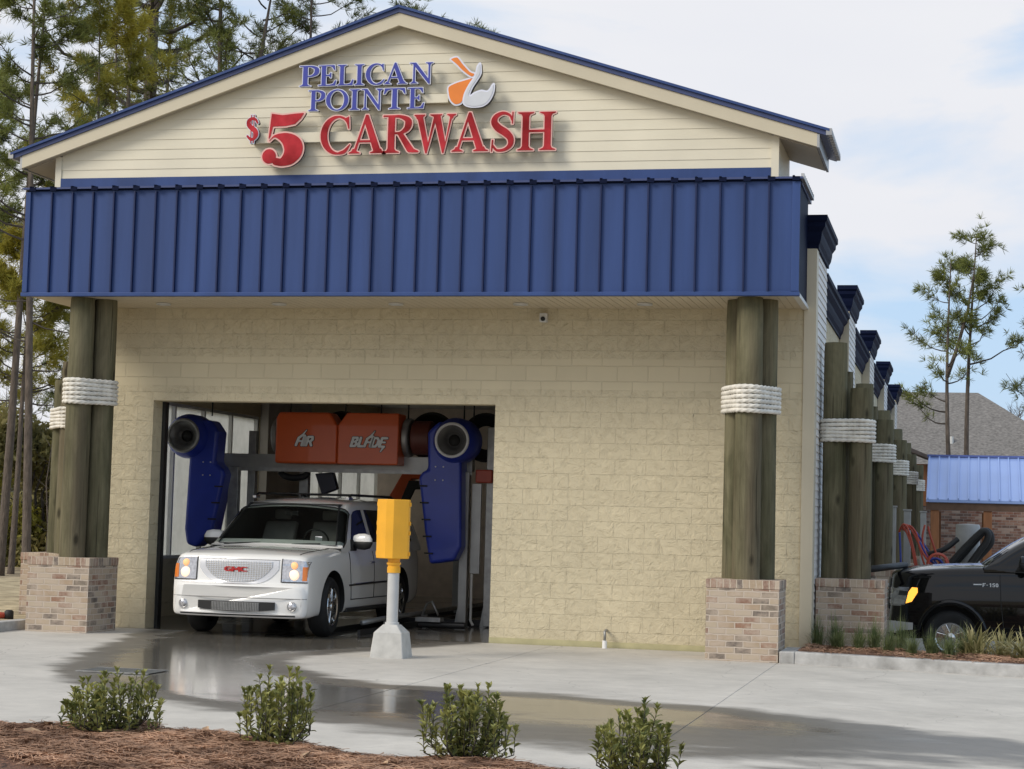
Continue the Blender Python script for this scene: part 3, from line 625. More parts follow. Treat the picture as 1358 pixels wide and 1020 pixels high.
def apron_z(X, Y):
    z = -.017*np.clip(X, 0, 12)
    for j in joints_x: z = np.where(np.abs(X-j) < .0058, z-.004, z)
    for j in joints_y: z = np.where(np.abs(Y-j) < .0058, z-.004, z)
    return z
o = concrete_sheet('driveway', xs, ys, wetfn, apron_z); tag(o, kind='structure')
o = concrete_sheet('driveway', np.array([-40., -25, -10.2]), np.array([-13., -8.]), lambda X, Y: X*0, lambda X, Y: X*0-.001); tag(o, kind='structure')
o = concrete_sheet('driveway', np.array([6., 9, 12, 30, 60]), np.array([-13., -8, -1.4]), lambda X, Y: X*0+.1, lambda X, Y: -.017*np.clip(X, 0, 12)-.001); tag(o, kind='structure')
# wet floor of the wash bay and the parking area behind the bed
o = concrete_sheet('bay_floor', np.arange(-10.1, -3.6, .3), np.arange(.0, 26, .3), lambda X, Y: X*0+.85+.25*vnoise(X, Y, .8, 4), lambda X, Y: X*0+.0015); tag(o, kind='structure')
asph = pmat('parking_surface', (.30, .29, .27), .85, var=.15, scale=3, bump=.3, bscale=60)
tag(MB().box(.02, 60, 2.3, 48, -.5, -.335).build('parking_lot', asph), kind='structure')

# trench drain in front of the bay
dr = empty('trench_drain', (-6.26, -6.79, 0)); tag(dr, 'narrow black slotted drain grate set in the wet concrete', 'drain grate')
MB().box(-6.62, -5.90, -7.02, -6.56, .0035, .007).build('drain_channel', mt['dark'], dr)
g = MB(); g.box(-6.64, -5.88, -7.05, -7.02, .004, .016).box(-6.64, -5.88, -6.56, -6.53, .004, .016)
for k in range(25): x = -6.62+k*.0297; g.box(x, x+.011, -7.019, -6.561, .008, .015)
g.build('grate', mt['galvst'], dr)

# kerbs
kerbm = pmat('kerb_concrete', (.33, .32, .30), .85, var=.16, scale=5, bump=.4, bscale=50, c2=(.46, .45, .43))
mb = MB()
for i in range(3):
    x0 = -.079+i*3.2; x1 = x0+3.197; z = lambda x: -.017*max(x, 0)
    y0, y1 = -1.55, -1.38
    mb.add([(x0, y0, z(x0)-.1), (x1, y0, z(x1)-.1), (x1, y0+.015, z(x1)+.14), (x0, y0+.015, z(x0)+.14), (x0, y1, z(x0)-.1), (x1, y1, z(x1)-.1), (x1, y1, z(x1)+.145), (x0, y1, z(x0)+.145)],
           [(0, 1, 2, 3), (5, 4, 7, 6), (3, 2, 6, 7), (0, 3, 7, 4), (1, 5, 6, 2)])
mb.box(-.26, -.08, -1.55, -.55, -.1, .14)
k = mb.build('kerb', kerbm, bevel=.012); tag(k, kind='structure')
mb = MB().box(-10.40, -10.21, -13, -1.0, -.1, .125); tag(mb.build('kerb', kerbm, bevel=.015), kind='structure')
# lawn strip left of the kerb
drygrass = pmat('dry_grass_ground', (.27, .21, .12), .95, var=.25, scale=2.5, c2=(.46, .38, .24), bump=.8, bscale=22, bdist=.03, detail=9)
mb = MB(); mb.grid(lambda u, v: (u, v, .085+.05*float(vnoise(u, v, 1.1, 2))-.15*float(sst(2, 14, v))), list(np.linspace(-32, -10.41, 40)), list(np.linspace(-13, 17, 46)))
tag(mb.build('dry_lawn', drygrass, smooth=True), kind='structure')

# planting bed on the right
mulchm = pmat('mulch', (.085, .045, .03), .95, var=.4, scale=30, c2=(.2, .1, .06), bump=1, bscale=60, bdist=.03, detail=9)
mb = MB(); mb.grid(lambda u, v: (u, v, .115-.017*max(u, 0)+.04*float(vnoise(u, v, .35, 5))-.26*float(sst(-.6, 1.9, v))), list(np.linspace(-.06, 9, 90)), list(np.linspace(-1.385, 2.25, 34)))
tag(mb.build('planting_bed', mulchm, smooth=True), kind='structure')
tag(MB().box(.02, 9, 2.26, 2.42, -.5, -.13).build('kerb', kerbm, bevel=.012), kind='structure')

# foreground mulch mound
EDGE = [(-12, -12.2), (-6.5, -12.35), (-5.2, -12.3), (-4.54, -12.12), (-4.11, -11.95), (-3.74, -11.75), (-3.3, -12.0), (-2.7, -12.35), (-2.3, -12.48), (-1.82, -12.78), (-1.5, -12.72), (-1.2, -12.5), (-.75, -12.72), (-.45, -13.0), (-.2, -12.95), (0, -12.8), (.3, -12.9), (.7, -13.2), (1.5, -13.5), (3, -14), (8, -15)]
ex = np.array([p[0] for p in EDGE]); ey = np.array([p[1] for p in EDGE])
def edge_y(x): return np.interp(x, ex, ey)+.09*(vnoise(x, x*0, .22, 9)-.5)+.05*(vnoise(x, x*0+5, .07, 10)-.5)
def mulch_z(X, Y):
    d = edge_y(X)-Y
    return np.where(d > 0, .004+.085*sst(0, .35, d)+.05*(vnoise(X, Y, .5, 6)-.4)*sst(0, .4, d)+.03*(vnoise(X, Y, .12, 7)-.5)*sst(0, .2, d), -.03+.0*d)
xs = np.linspace(-9, 5, 300); ts = np.concatenate([[-.04, 0], np.linspace(.02, 1.4, 60), np.linspace(1.5, 6, 24)])
X, T = np.meshgrid(xs, ts, indexing='ij'); Y = edge_y(X)-T; Z = mulch_z(X, Y)
nx, ny = X.shape; i, j = np.meshgrid(np.arange(nx-1), np.arange(ny-1), indexing='ij'); a = (i*ny+j).ravel()
me = fast_mesh('mulch_bed', np.stack([X, Y, Z], -1), np.stack([a, a+1, a+ny+1, a+ny], 1), 4)
o = link('mulch_bed', me, mulchm, smooth=True); tag(o, kind='structure')
# pine straw needles lying on it
def needles(n, xr, dmax, zfn, efn, L=(.07, .17), wd=.0022, seed=1, bundle=3, curl=.3, up=.2):
    r = np.random.RandomState(seed); V = []; 
    cx_ = r.uniform(*xr, n); t = r.rand(n)**1.1*dmax; cy_ = efn(cx_)-t+.05*r.randn(n)*(t < .15)
    a0 = r.rand(n)*2*PI; l = r.uniform(*L, n); tilt = r.randn(n)*up*.35; c = r.randn(n)*curl
    z0 = zfn(cx_, cy_)+.006+r.rand(n)*.022; z0 = np.maximum(z0, .006)
    pts = []
    for s in (-.5, 0, .5):
        a = a0+c*s; px = cx_+np.cos(a)*l*s; py = cy_+np.sin(a)*l*s; pz = z0+tilt*l*s+.012*(1-4*s*s)
        pts.append((px, py, np.maximum(pz, .003), -np.sin(a)*wd, np.cos(a)*wd))
    v = np.empty((n, 6, 3))
    for k, (px, py, pz, wx, wy) in enumerate(pts):
        v[:, 2*k] = np.stack([px-wx, py-wy, pz], -1); v[:, 2*k+1] = np.stack([px+wx, py+wy, pz+.0025], -1)
    b = (np.arange(n)*6)[:, None]; f = np.concatenate([b+np.array([[0, 2, 3, 1]]), b+np.array([[2, 4, 5, 3]])], 1).reshape(-1, 4)
    return v.reshape(-1, 3), f
v, f = needles(42000, (-6.0, 2.2), 2.3, mulch_z, edge_y, L=(.09, .22), wd=.0024, up=.3, curl=.4)
o = link('pine_straw', fast_mesh('pine_straw', v, f, 4), mt['straw']); tag(o, 'loose reddish brown pine needles covering the near bed', 'pine straw', kind='stuff')
v, f = needles(6000, (0, 4.2), 2.6, lambda x, y: .125-.017*np.clip(x, 0, 9)+.04*(vnoise(x, y, .35, 5))-.26*sst(-.6, 1.9, y), lambda x: x*0+1.1, seed=5, wd=.003)
o = link('pine_straw', fast_mesh('pine_straw', v, f, 4), mt['straw']); tag(o, 'brown pine needles covering the raised bed by the side pier', 'pine straw', kind='stuff')

# ================================================================== BUILDING
B = empty('car_wash_building', (-5.4, 0, 0)); tag(B, 'cream block car wash with gabled front, blue metal canopy and open bay', 'car wash')
XL, XR, OL, OR, OH = -10.32, -.02, -9.04, -4.186, 3.13
wallgrid([XL, OL, OR, -.16], [-.3, OH, 5.6], 0, .30, {(1, 0)}).build('front_wall', mt['block'], B)
MB().box(-.157, .0, -.022, .28, -.3, 5.18).build('corner_board', mt['trim'], B, bevel=.004)
# base course: a slightly proud painted footing strip
MB().box(OR, -.16, -.012, -.001, -.1, .075).build('base_strip', pmat('base_paint', (.46, .42, .24), .8, var=.1), B)
# dark steel lining of the opening
MB().box(OL+.003, OL+.05, .301, .42, 0, OH-.003).build('door_track', mt['dark'], B)
MB().box(OL-.25, OL-.002, .303, .5, 0, OH+.4).build('door_track', mt['inner'], B)
# side walls with pilasters and recessed bays
def laps(x, y0, y1, z0, z1, pitch, side):
    """lap siding on a wall facing +x (side=1) or -x"""
    mb = MB(); z = z0; poly = [(x-side*.25, z0)]
    while z < z1-1e-4:
        zt = min(z+pitch, z1); poly += [(x, z), (x-side*.012, zt)]; z = zt
    poly += [(x-side*.25, z1)]
    mb.prism(poly, 'y', y0, y1); return mb
def cornice(x, y0, y1, z0, z1, out, side, front, m, name):
    """crown moulding that returns round the front end"""
    prof = [(0, 0), (.14, .0), (.14, .10), (.32, .22), (.42, .38), (.45, .50), (.78, .66), (.80, .78), (1, .84), (1, 1), (0, 1)]
    mb = MB(); H = z1-z0; rings = []
    for (o_, h) in prof:
        d = out*o_; z = z0+H*h
        rings.append([(x-side*.2, y0-d*front, z), (x+side*d, y0-d*front, z), (x+side*d, y1+d*front, z), (x-side*.2, y1+d*front, z)])
    vs = [p for r in rings for p in r]; n = len(prof); fs = []
    for i in range(n-1):
        for j in range(3): fs.append((i*4+j, i*4+j+1, (i+1)*4+j+1, (i+1)*4+j))
    fs += [((n-2)*4, (n-2)*4+1, (n-2)*4+2, (n-2)*4+3)]
    fs += [tuple(i*4 for i in range(n)), tuple(i*4+3 for i in range(n))]
    mb.add(vs, fs); return mb.build(name, m, B)
PITCH = 7.133
greysid = pmat('side_siding', (.74, .72, .69), .6, var=.05)
for kk in range(5):
    y0 = PITCH*kk; y1 = y0+1.9
    laps(0, y0+(.282 if kk == 0 else .0), y1, -.4, 5.18, .100, 1).build('pilaster', greysid, B)
    if kk: MB().box(-.15, -.003, y0-.03, y0-.001, -.4, 5.18).build('corner_board', mt['trim'], B)
    cornice(0, y0, y1, 5.18, 5.60, .128, 1, 1, mt['navy'], 'pilaster_cornice')
    if kk < 4:
        MB().box(-.40, -.16, y1+.001, y0+PITCH-.001, -.4, 5.05).build('bay_wall', mt['block'], B)
        cornice(-.16, y1+.002, y0+PITCH-.035, 4.72, 5.12, .17, 1, 0, mt['navy'], 'bay_cornice')
    # left flank
    laps(XL, y0+.001, y1, -.4, 5.18, .100, -1).build('pilaster', greysid, B)
    cornice(XL, y0, y1, 5.18, 5.60, .128, -1, 1, mt['navy'], 'pilaster_cornice')
    if kk < 4:
        a, b = y1+.001, y0+PITCH-.001; wy = [a, a+.25, b-.12, b]
        wallgrid(wy, [-.4, .88, 3.30, 5.05], XL+.03, XL+.2, {(1, 1)}, axis='x').build('bay_wall', mt['block'], B)
        # window: frame, mullions, pane
        fr = MB(); t0, t1 = XL+.05, XL+.17; p, q = wy[1], wy[2]; wdt = .05
        for z in (.88, 3.30-wdt): fr.box(t0, t1, p, q, z, z+wdt)
        n = 4
        for i in range(n+1):
            y = p+(q-p-wdt)*i/n; fr.box(t0, t1, y, y+wdt, .88+wdt+.001, 3.30-wdt-.001)
        fo = fr.build('window', mt['whitealu'], B)
        MB().box(XL+.10, XL+.108, p+wdt, q-wdt, .88+wdt, 3.30-wdt).build('pane', mt['glass'], fo)
MB().box(-10.115, -9.97, .31, 1.9, 0, 3.9).build('bay_lining', mt['inner'], B)
for kk in range(1, 4): MB().box(-10.115, -9.97, PITCH*kk-.12, PITCH*kk+2.15, .002, 3.9).build('bay_lining', mt['inner'], B)
MB().box(-3.6, -3.4, .301, 30, 0, 3.9).build('bay_side_wall', mt['inner'], B)
MB().box(-10.115, -3.6, .301, 30, 3.901, 4.05).build('bay_ceiling', mt['ceil'], B)
wallgrid([-10.115, -9.2, -4.6, -3.6], [0, 3.0, 3.9], 14.0, 14.2, set()).build('bay_end_wall', pmat('bay_end_taupe', (.60, .50, .42), .8, var=.1), B)
MB().box(XL+.24, -.26, .31, 30.3, 4.9, 4.98).build('flat_roof', mt['roof'], B)
MB().box(XL+.02, -.02, 30.31, 30.6, -.4, 5.4).build('rear_wall', mt['block'], B)
MB().box(-3.39, -.41, 2.4, 2.6, -.4, 4.88).build('partition', mt['inner'], B)

# ---- gable
GL, GR, GY, PX = -10.051, -.394, -1.2, -5.262
SLS = {-1: .3404, 1: .3136}              # rake slopes
apex = 7.906                             # underside of the rake at the ridge
def zr(x, z0=apex): return z0-SLS[-1 if x < PX else 1]*abs(x-PX)
def clip_tri(mb, zo):
    b = bmesh.new(); me = bpy.data.meshes.new('t'); me.from_pydata(mb.v, [], mb.f); b.from_mesh(me)
    for s in (-1, 1):
        no = Vector((s*SLS[s], 0, 1)).normalized()
        r = bmesh.ops.bisect_plane(b, geom=b.verts[:]+b.edges[:]+b.faces[:], plane_co=(PX, 0, apex+zo), plane_no=no, clear_outer=True)
        ed = [e for e in r['geom_cut'] if isinstance(e, bmesh.types.BMEdge)]
        bmesh.ops.holes_fill(b, edges=ed)
    bmesh.ops.recalc_face_normals(b, faces=b.faces); b.to_mesh(me); b.free(); return me
poly = [(GY+.16, 5.86)]
zs = [7.699-.131*i for i in range(-3, 16)]; zs = sorted([q for q in zs if q > 5.97]+[5.9])
for i, q in enumerate(zs):
    nx_ = zs[i+1] if i+1 < len(zs) else q+.131
    poly += [(GY-.007, q), (GY, nx_)]
poly += [(GY+.16, poly[-1][1])]
mb = MB().prism([(p[0], p[1]) for p in poly], 'x', GL+.087, GR-.097)
link('gable_siding', clip_tri(mb, .06), mt['siding'], B)
for (a, b) in ((GL, GL+.086), (GR-.096, GR)): MB().box(a, b, GY-.022, GY+.16, 5.86, zr(a if a < PX else b)+.03).build('gable_corner_board', mt['siding'], B)
MB().box(GL+.087, GR-.097, GY-.030, GY-.015, 5.82, 6.012).build('gable_flashing', mt['blue'], B)
for (a, b) in ((GL, GL+.1), (GR-.1, GR)): MB().box(a, b, GY+.161, .24, 5.6, zr(a if a < PX else b)+.02).build('gable_return_wall', mt['siding'], B)
link('gable_back', clip_tri(MB().box(GL+.101, GR-.101, .10, .24, 5.6, 8.5), .0), mt['siding'], B)
YF, YB = -1.375, .30
XES = {-1: 5.333, 1: 5.47}
for s in (-1, 1):
    SL, XE = SLS[s], XES[s]
    def sl(t0, t1, z0, z1, y0, y1):
        a, b = PX+s*t0, PX+s*t1
        return MB().prism([(a, apex-SL*t0+z0), (b, apex-SL*t1+z0), (b, apex-SL*t1+z1), (a, apex-SL*t0+z1)], 'y', y0, y1)
    sl(.0, XE-.13, 0, .165, YF, YF+.04).build('rake_board', mt['trim'], B)
    sl(0, XE, .168, .222, YF-.022, YB).build('roof_edge_trim', mt['rake'], B)
    sl(0, XE+.02, .2235, .256, YF-.055, YB+.02).build('gable_roof', mt['blue'], B)
    sl(.0, XE-.14, .012, .03, YF+.041, GY-.024).build('rake_soffit', mt['soffit'], B)
    x1 = PX+s*(XE-.13); xw = GR if s > 0 else GL
    sl(abs(xw-PX)+.002, XE-.14, .0, .02, GY-.02, YB-.02).build('eave_soffit', mt['soffit'], B)
    MB().box(min(x1, x1+s*.03), max(x1, x1+s*.03), YF+.0, YB-.01, zr(x1)-.01, zr(x1)+.155).build('eave_fascia', mt['galv'], B)
    # corrugated ends of the roof sheet along the eave
    xe = PX+s*XE; ze = zr(xe)+.19; pts = [(YF-.05, ze-.02)]
    for i in range(11):
        y = YF-.05+i*.155; pts += [(y+.02, ze-.02), (y+.04, ze+.03), (y+.10, ze+.03), (y+.12, ze-.02)]
    pts += [(pts[-1][0], ze+.062), (YF-.05, ze+.062)]
    MB().prism(pts, 'x', min(xe-.02*s, xe+.05*s), max(xe-.02*s, xe+.05*s)).build('roof_sheet_end', mt['galv'], B)
    for i in range(3):
        y = YF+.3+i*.45
        MB().prism([(PX+s*.1, apex-SL*.1+.257), (PX+s*XE, apex-SL*XE+.257), (PX+s*XE, apex-SL*XE+.285), (PX+s*.1, apex-SL*.1+.285)], 'y', y, y+.025).build('roof_seam', mt['blue'], B)

# ---- canopy
CL, CR_, CY, CZ0, CZ1 = -10.31, -.125, -1.45, 4.396, 5.80
c = empty
MB().box(CL, CR_, CY, CY+.03, CZ0+.05, CZ1).build('canopy_fascia', mt['blue'], B)
MB().box(CL, CL+.03, CY+.031, -.002, CZ0+.05, CZ1).build('canopy_fascia', mt['navy'], B)  # side face is the front's blue; its shade is painted in as navy
MB().box(CR_-.03, CR_, CY+.031, -.024, CZ0+.05, CZ1).build('canopy_fascia', mt['navy'], B)  # navy again puts the side's shade into the colour
ns = 34
for i in range(1, ns):
    x = CL+.06+(CR_-CL-.12)*i/ns; MB().box(x-.011, x+.011, CY-.038, CY-.001, CZ0+.055, CZ1-.02).build('standing_seam', mt['seamshade'], B, bevel=.003)
for (a, b) in ((CL-.02, CL+.05), (CR_-.075, CR_+.02)): MB().box(a, b, CY-.03, CY-.002, CZ0+.055, CZ1-.01).build('corner_trim', mt['blue'], B, bevel=.004)
MB().box(CL-.03, CR_+.03, CY-.045, CY+.04, CZ0, CZ0+.05).build('drip_edge', mt['blue'], B, bevel=.006)
MB().box(CR_-.05, CR_+.025, CY+.041, -.024, CZ0-.004, CZ0+.045).build('drip_edge', mt['whitealu'], B)
# canopy roof: low slope up to the wall, seams overhanging the front as dark little caps
MB().prism([(CY-.06, CZ1+.02), (GY-.032, CZ1+.045), (GY-.032, CZ1+.065), (CY-.06, CZ1+.045)], 'x', CL-.06, CR_+.05).build('canopy_roof', mt['rake'], B)
MB().box(CL-.02, CR_+.02, GY-.03, .27, CZ1+.0, CZ1+.05).build('canopy_roof', mt['rake'], B)
MB().box(CL-.02, CR_+.02, CY-.012, CY+.02, CZ1+.0005, CZ1+.019).build('canopy_gap', mt['navy'], B)
for i in range(ns+1):
    t = MB(); x = CL+.06+(CR_-CL-.12)*i/ns
    t.prism([(CY-.075, CZ1+.047), (GY-.04, CZ1+.067), (GY-.04, CZ1+.080), (CY-.075, CZ1+.058)], 'x', x-.012, x+.012)
    t.box(x-.014, x+.075, CY-.066, CY-.0605, CZ1-.004, CZ1+.0465)
    t.build('canopy_roof_seam', mt['navy'], B)
pts = [(CY, CZ1+.052)]
for i in range(10):
    y = CY+i*.165; pts += [(y+.02, CZ1+.052), (y+.04, CZ1+.10), (y+.10, CZ1+.10), (y+.12, CZ1+.052)]
pts += [(pts[-1][0], CZ1+.03), (CY, CZ1+.03)]
MB().prism(pts, 'x', CR_+.021, CR_+.06).build('roof_sheet_end', mt['galv'], B)
# soffit of narrow boards
t = MB(); x = CL+.031
while x < CR_-.10:
    t.box(x, x+.094, CY+.031, -.003, CZ0+.012, CZ0+.03); x += .10
t.box(CL+.031, CR_-.031, CY+.031, -.003, CZ0+.0305, CZ0+.045)
t.build('soffit', pmat('soffit_board', (.56, .49, .37), .6, var=.04), B, recalc=False)
for x in (-8.69, -7.04, -5.42, -3.74, -2.12):
    f_ = MB().lathe([(.10, 0), (.10, .02), (.075, .025), (.075, .011)], (x, -.60, CZ0-.012), 'z', 24).build('soffit_light', mt['whitealu'], B)
    MB().cyl((x, -.60, CZ0+.002), (x, -.60, CZ0+.008), .074, n=24).build('lens', mt['silver'], f_)
cam_ = MB().box(-3.60, -3.50, -.10, -.002, 4.22, 4.34).build('security_camera', mt['whitealu'], B, bevel=.01)
MB().cyl((-3.55, -.12, 4.26), (-3.55, -.10, 4.26), .03).build('lens', mt['dark'], cam_)

# ---- hose bib
h = empty('hose_bib', (-2.62, -.1, 0)); tag(h, 'small curved pipe outlet on a white stub at the foot of the block wall', 'pipe')
MB().cyl((-2.62, -.14, 0), (-2.62, -.14, .10), .032, n=14).build('stub', mt['white'], h)
MB().tube([(-2.62, -.14, .10), (-2.62, -.14, .17), (-2.625, -.135, .205), (-2.62, -.10, .228), (-2.62, -.05, .225), (-2.62, -.01, .225)], [.017]*6, 12).build('elbow', mt['galvst'], h, smooth=True)

# ================================================================== SIGNS
def sign_letters(root, text, x0s, x1s, zb, ht, yf, yb, face, trim, side, b0=.03, lab=None):
    for ch, xa, xb in zip(text, x0s, x1s):
        prims, wd = G[ch]; sx = (xb-xa)/wd
        tf = lambda u, v, xa=xa, sx=sx, ht=ht, zb=zb: (xa+u*sx, zb+v*ht)
        bx = (0, wd, -.15, 1.15)
        body = link('letter', glyph_mesh(prims, bx, .014, tf, yf+.006, yb), side, root)
        link('letter_edge', glyph_mesh(prims, bx, .026, tf, yf, yf+.016), trim, body)
        link('letter_face', glyph_mesh(prims, bx, -.005, tf, yf-.006, yf-.001), face, body)
YS = -1.375
k = .01014; L1 = [(397.5, 424), (423, 447), (448, 470.5), (471, 484), (486, 511), (511, 541), (544, 575)]
s1 = empty('letter_sign', (-5.6, GY, 6.8)); tag(s1, 'two rows of blue capital letters edged in white, upper left on the gable', 'sign')
sign_letters(s1, 'PELICAN', [-6.583+(a-397.5)*k for a, b in L1], [-6.583+(b-397.5)*k for a, b in L1], 7.1405, .2716, YS, YS+.07, mt['letblue'], mt['lettrim'], mt['letside'])
L2 = [(408.5, 431), (432, 462), (463, 477), (479, 508), (509, 537), (540, 562)]; k = .01015
sign_letters(s1, 'POINTE', [-6.4515+(a-408.5)*k for a, b in L2], [-6.4515+(b-408.5)*k for a, b in L2], 6.8165, .2716, YS, YS+.07, mt['letblue'], mt['lettrim'], mt['letside'])
MB().box(-6.44, -4.60, YS+.075, GY-.016, 6.903, 7.017).build('raceway', mt['siding'], s1)
MB().box(-6.535, -4.87, YS+.075, GY-.016, 7.222, 7.317).build('raceway', mt['siding'], s1)
s2 = empty('letter_sign', (-5.1, GY, 6.2)); tag(s2, 'large red dollar price and capital letters edged in pink across the lower gable', 'sign')
L3 = [(425, 466), (465, 513), (509, 558), (551, 606), (602, 649), (650, 684), (686, 736)]; k = .009987
sign_letters(s2, 'CARWASH', [-6.2705+(a-425)*k for a, b in L3], [-6.2705+(b-425)*k for a, b in L3], 6.2476, .4908, YS, YS+.07, mt['letred'], mt['pinktrim'], mt['letside'])
sign_letters(s2, '$', [-7.298], [-7.112], 6.440, .3145, YS, YS+.07, mt['letred'], mt['lettrim'], mt['letside'])
sign_letters(s2, '5', [-7.06], [-6.483], 6.116, .6814, YS, YS+.07, mt['letred'], mt['pinktrim'], mt['letside'])
MB().box(-7.25, -3.22, YS+.075, GY-.016, 6.426, 6.5545).build('raceway', mt['siding'], s2)
# bird emblem: three shaped panels
s3 = empty('bird_emblem', (-4.28, GY, 6.82)); tag(s3, 'orange and grey pelican head emblem to the right of the blue letters', 'sign emblem')
def panel(prims, bx, mat_, nm, yo=0, trim=mt['lettrim']):
    tf = lambda u, v: (u, v)
    b_ = link(nm, glyph_mesh(prims, bx, .006, tf, YS+yo+.004, YS+.072, 220), mt['letside'], s3)
    link('panel_edge', glyph_mesh(prims, bx, .013, tf, YS+yo, YS+yo+.012, 220), trim, b_)
    link('panel_face', glyph_mesh(prims, bx, -.008, tf, YS+yo-.006, YS+yo-.001, 220), mat_, b_)
beak = catmull([(-4.558, 7.4455), (-4.5056, 7.4645), (-4.4579, 7.4578), (-4.3912, 7.374), (-4.2959, 7.2739), (-4.234, 7.2453), (-4.2721, 7.2006), (-4.3912, 7.2787), (-4.477, 7.3645), (-4.558, 7.4312)], 5)
pouch = catmull([(-4.2531, 7.1977), (-4.3531, 7.1739), (-4.4865, 7.1358), (-4.5771, 7.0881), (-4.5818, 7.0214), (-4.558, 6.9261), (-4.5056, 6.8642), (-4.4484, 6.8546), (-4.3912, 6.888), (-4.3483, 7.0023), (-4.3055, 7.1072), (-4.2531, 7.1882)], 5)
neck = catmull([(-4.2006, 7.3311), (-4.1673, 7.374), (-4.1578, 7.3168), (-4.1578, 7.2406), (-4.2006, 7.1643), (-4.2626, 7.069), (-4.2959, 6.9833), (-4.2816, 6.9547), (-4.2292, 6.9928), (-4.1435, 7.0214), (-4.0529, 7.0119), (-3.991, 7.0976), (-3.9767, 7.0881), (-3.9862, 6.9928), (-4.0386, 6.888), (-4.1149, 6.8308), (-4.2102, 6.8165), (-4.3055, 6.826), (-4.3674, 6.8689), (-4.3579, 6.9738), (-4.3055, 7.0881), (-4.2435, 7.1834), (-4.2149, 7.2501)], 5)
bx = (-4.63, -3.91, 6.77, 7.51)
panel([('P', pouch)], bx, mt['letorange'], 'pouch'); panel([('P', beak)], bx, mt['letorange'], 'beak', -.012)
panel([('P', neck)], bx, mt['logogrey'], 'neck', -.024)
MB().box(-4.525, -4.05, YS+.075, GY-.016, 6.903, 7.017).build('raceway', mt['siding'], s3)

# ================================================================== BRICK PIERS, PILINGS AND ROPE
def pier(x0, y0, z0, label, w_=.872, h=.97, cat='brick pier', group=None):
    mb = MB().box(x0, x0+w_, y0, y0+w_, z0, h-.105)
    mb2 = MB().box(x0-.006, x0+w_+.006, y0-.006, y0+w_+.006, h-.104, h)
    t = empty('brick_pier', (x0+w_/2, y0+w_/2, z0)); tag(t, label, 'brick pier', group)
    mb.build('shaft', mt['brick'], t, bevel=.006); mb2.build('cap_course', mt['capbrick'], t, bevel=.006)
    return t
mt['capbrick'] = brick_mat('cap_brick', [(.38, .29, .20), (.28, .16, .11), (.17, .14, .12), (.42, .33, .24), (.25, .15, .11), (.42, .34, .25)], (.55, .47, .37), bw=.078, rh=.21)
pier(-1.149, -1.488, -.05, 'pinkish brick pier under the roped pilings right of the block wall')
pier(-10.062, -1.488, -.05, 'square brick pier under the roped pilings left of the bay opening')
def hull(circs, n=140):
    """points on the convex outline round several circles"""
    P = []
    for (x, y, r) in circs:
        for j in range(60): a = 2*PI*j/60; P.append((x+r*math.cos(a), y+r*math.sin(a)))
    P = sorted(set(P)); 
    def half(Q):
        h = []
        for p in Q:
            while len(h) > 1 and (h[-1][0]-h[-2][0])*(p[1]-h[-2][1])-(h[-1][1]-h[-2][1])*(p[0]-h[-2][0]) <= 0: h.pop()
            h.append(p)
        return h[:-1]
    H = half(P)+half(P[::-1]); H.append(H[0]); d = [0]
    for a, b in zip(H, H[1:]): d.append(d[-1]+math.dist(a, b))
    s = np.linspace(0, d[-1], n, endpoint=False)
    return np.stack([np.interp(s, d, [h[0] for h in H]), np.interp(s, d, [h[1] for h in H])], 1), d[-1]
def rope_mesh(circs, z0, z1, loops):
    V = []; Fc = []; rr = (z1-z0)/loops/2; base = 0
    for l in range(loops):
        pts, Ln = hull([(x, y, r+rr*.85) for x, y, r in circs], 300)
        n = len(pts); m = 12; zc = z0+rr*(2*l+1); tw = round(Ln/.075)
        tg = np.roll(pts, -1, 0)-np.roll(pts, 1, 0); tg /= np.linalg.norm(tg, axis=1)[:, None]; no = np.stack([tg[:, 1], -tg[:, 0]], 1)
        s = np.arange(n)/n; sag = .004*np.sin(s*2*PI*2+l)+.0015*np.sin(s*2*PI*5+l*2.3)
        for j in range(m):
            a = 2*PI*j/m; r_ = rr*(.95+.15*np.cos(3*(a)-s*2*PI*tw))
            V.append(np.stack([pts[:, 0]+no[:, 0]*r_*math.cos(a), pts[:, 1]+no[:, 1]*r_*math.cos(a), zc+sag+r_*math.sin(a)], 1))
        for j in range(m):
            i = np.arange(n); a_ = base+j*n+i; b_ = base+j*n+(i+1) % n; c_ = base+((j+1) % m)*n+(i+1) % n; d_ = base+((j+1) % m)*n+i
            Fc.append(np.stack([a_, b_, c_, d_], 1))
        base += n*m
    return fast_mesh('rope', np.concatenate(V), np.concatenate(Fc), 4)
def piling_mesh(x, y, r, z0, z1, seed):
    rn = random.Random(seed); n = 26; vs = []; hs = [z0+(z1-z0)*i/24 for i in range(25)]; ph = [rn.random()*6 for _ in range(4)]
    rr = []
    for i, h in enumerate(hs):
        rr.append(r*(1.03-.05*(i/24)))
    top = len(hs)-1
    for i, h in enumerate(hs):
        for j in range(n):
            a = 2*PI*j/n; q = rr[i]*(1+.012*math.sin(3*a+ph[0]+h)+.008*math.sin(5*a+ph[1]-h*1.7))
            if i == top: q *= .965
            vs.append((x+q*math.cos(a), y+q*math.sin(a), h-(.015 if i == top-1 else 0)*0))
    fs = [(i*n+j, i*n+(j+1) % n, (i+1)*n+(j+1) % n, (i+1)*n+j) for i in range(24) for j in range(n)]
    fs += [tuple(range((24)*n, 25*n)), tuple(range(n-1, -1, -1))]
    mb = MB(); mb.add(vs, fs); return mb
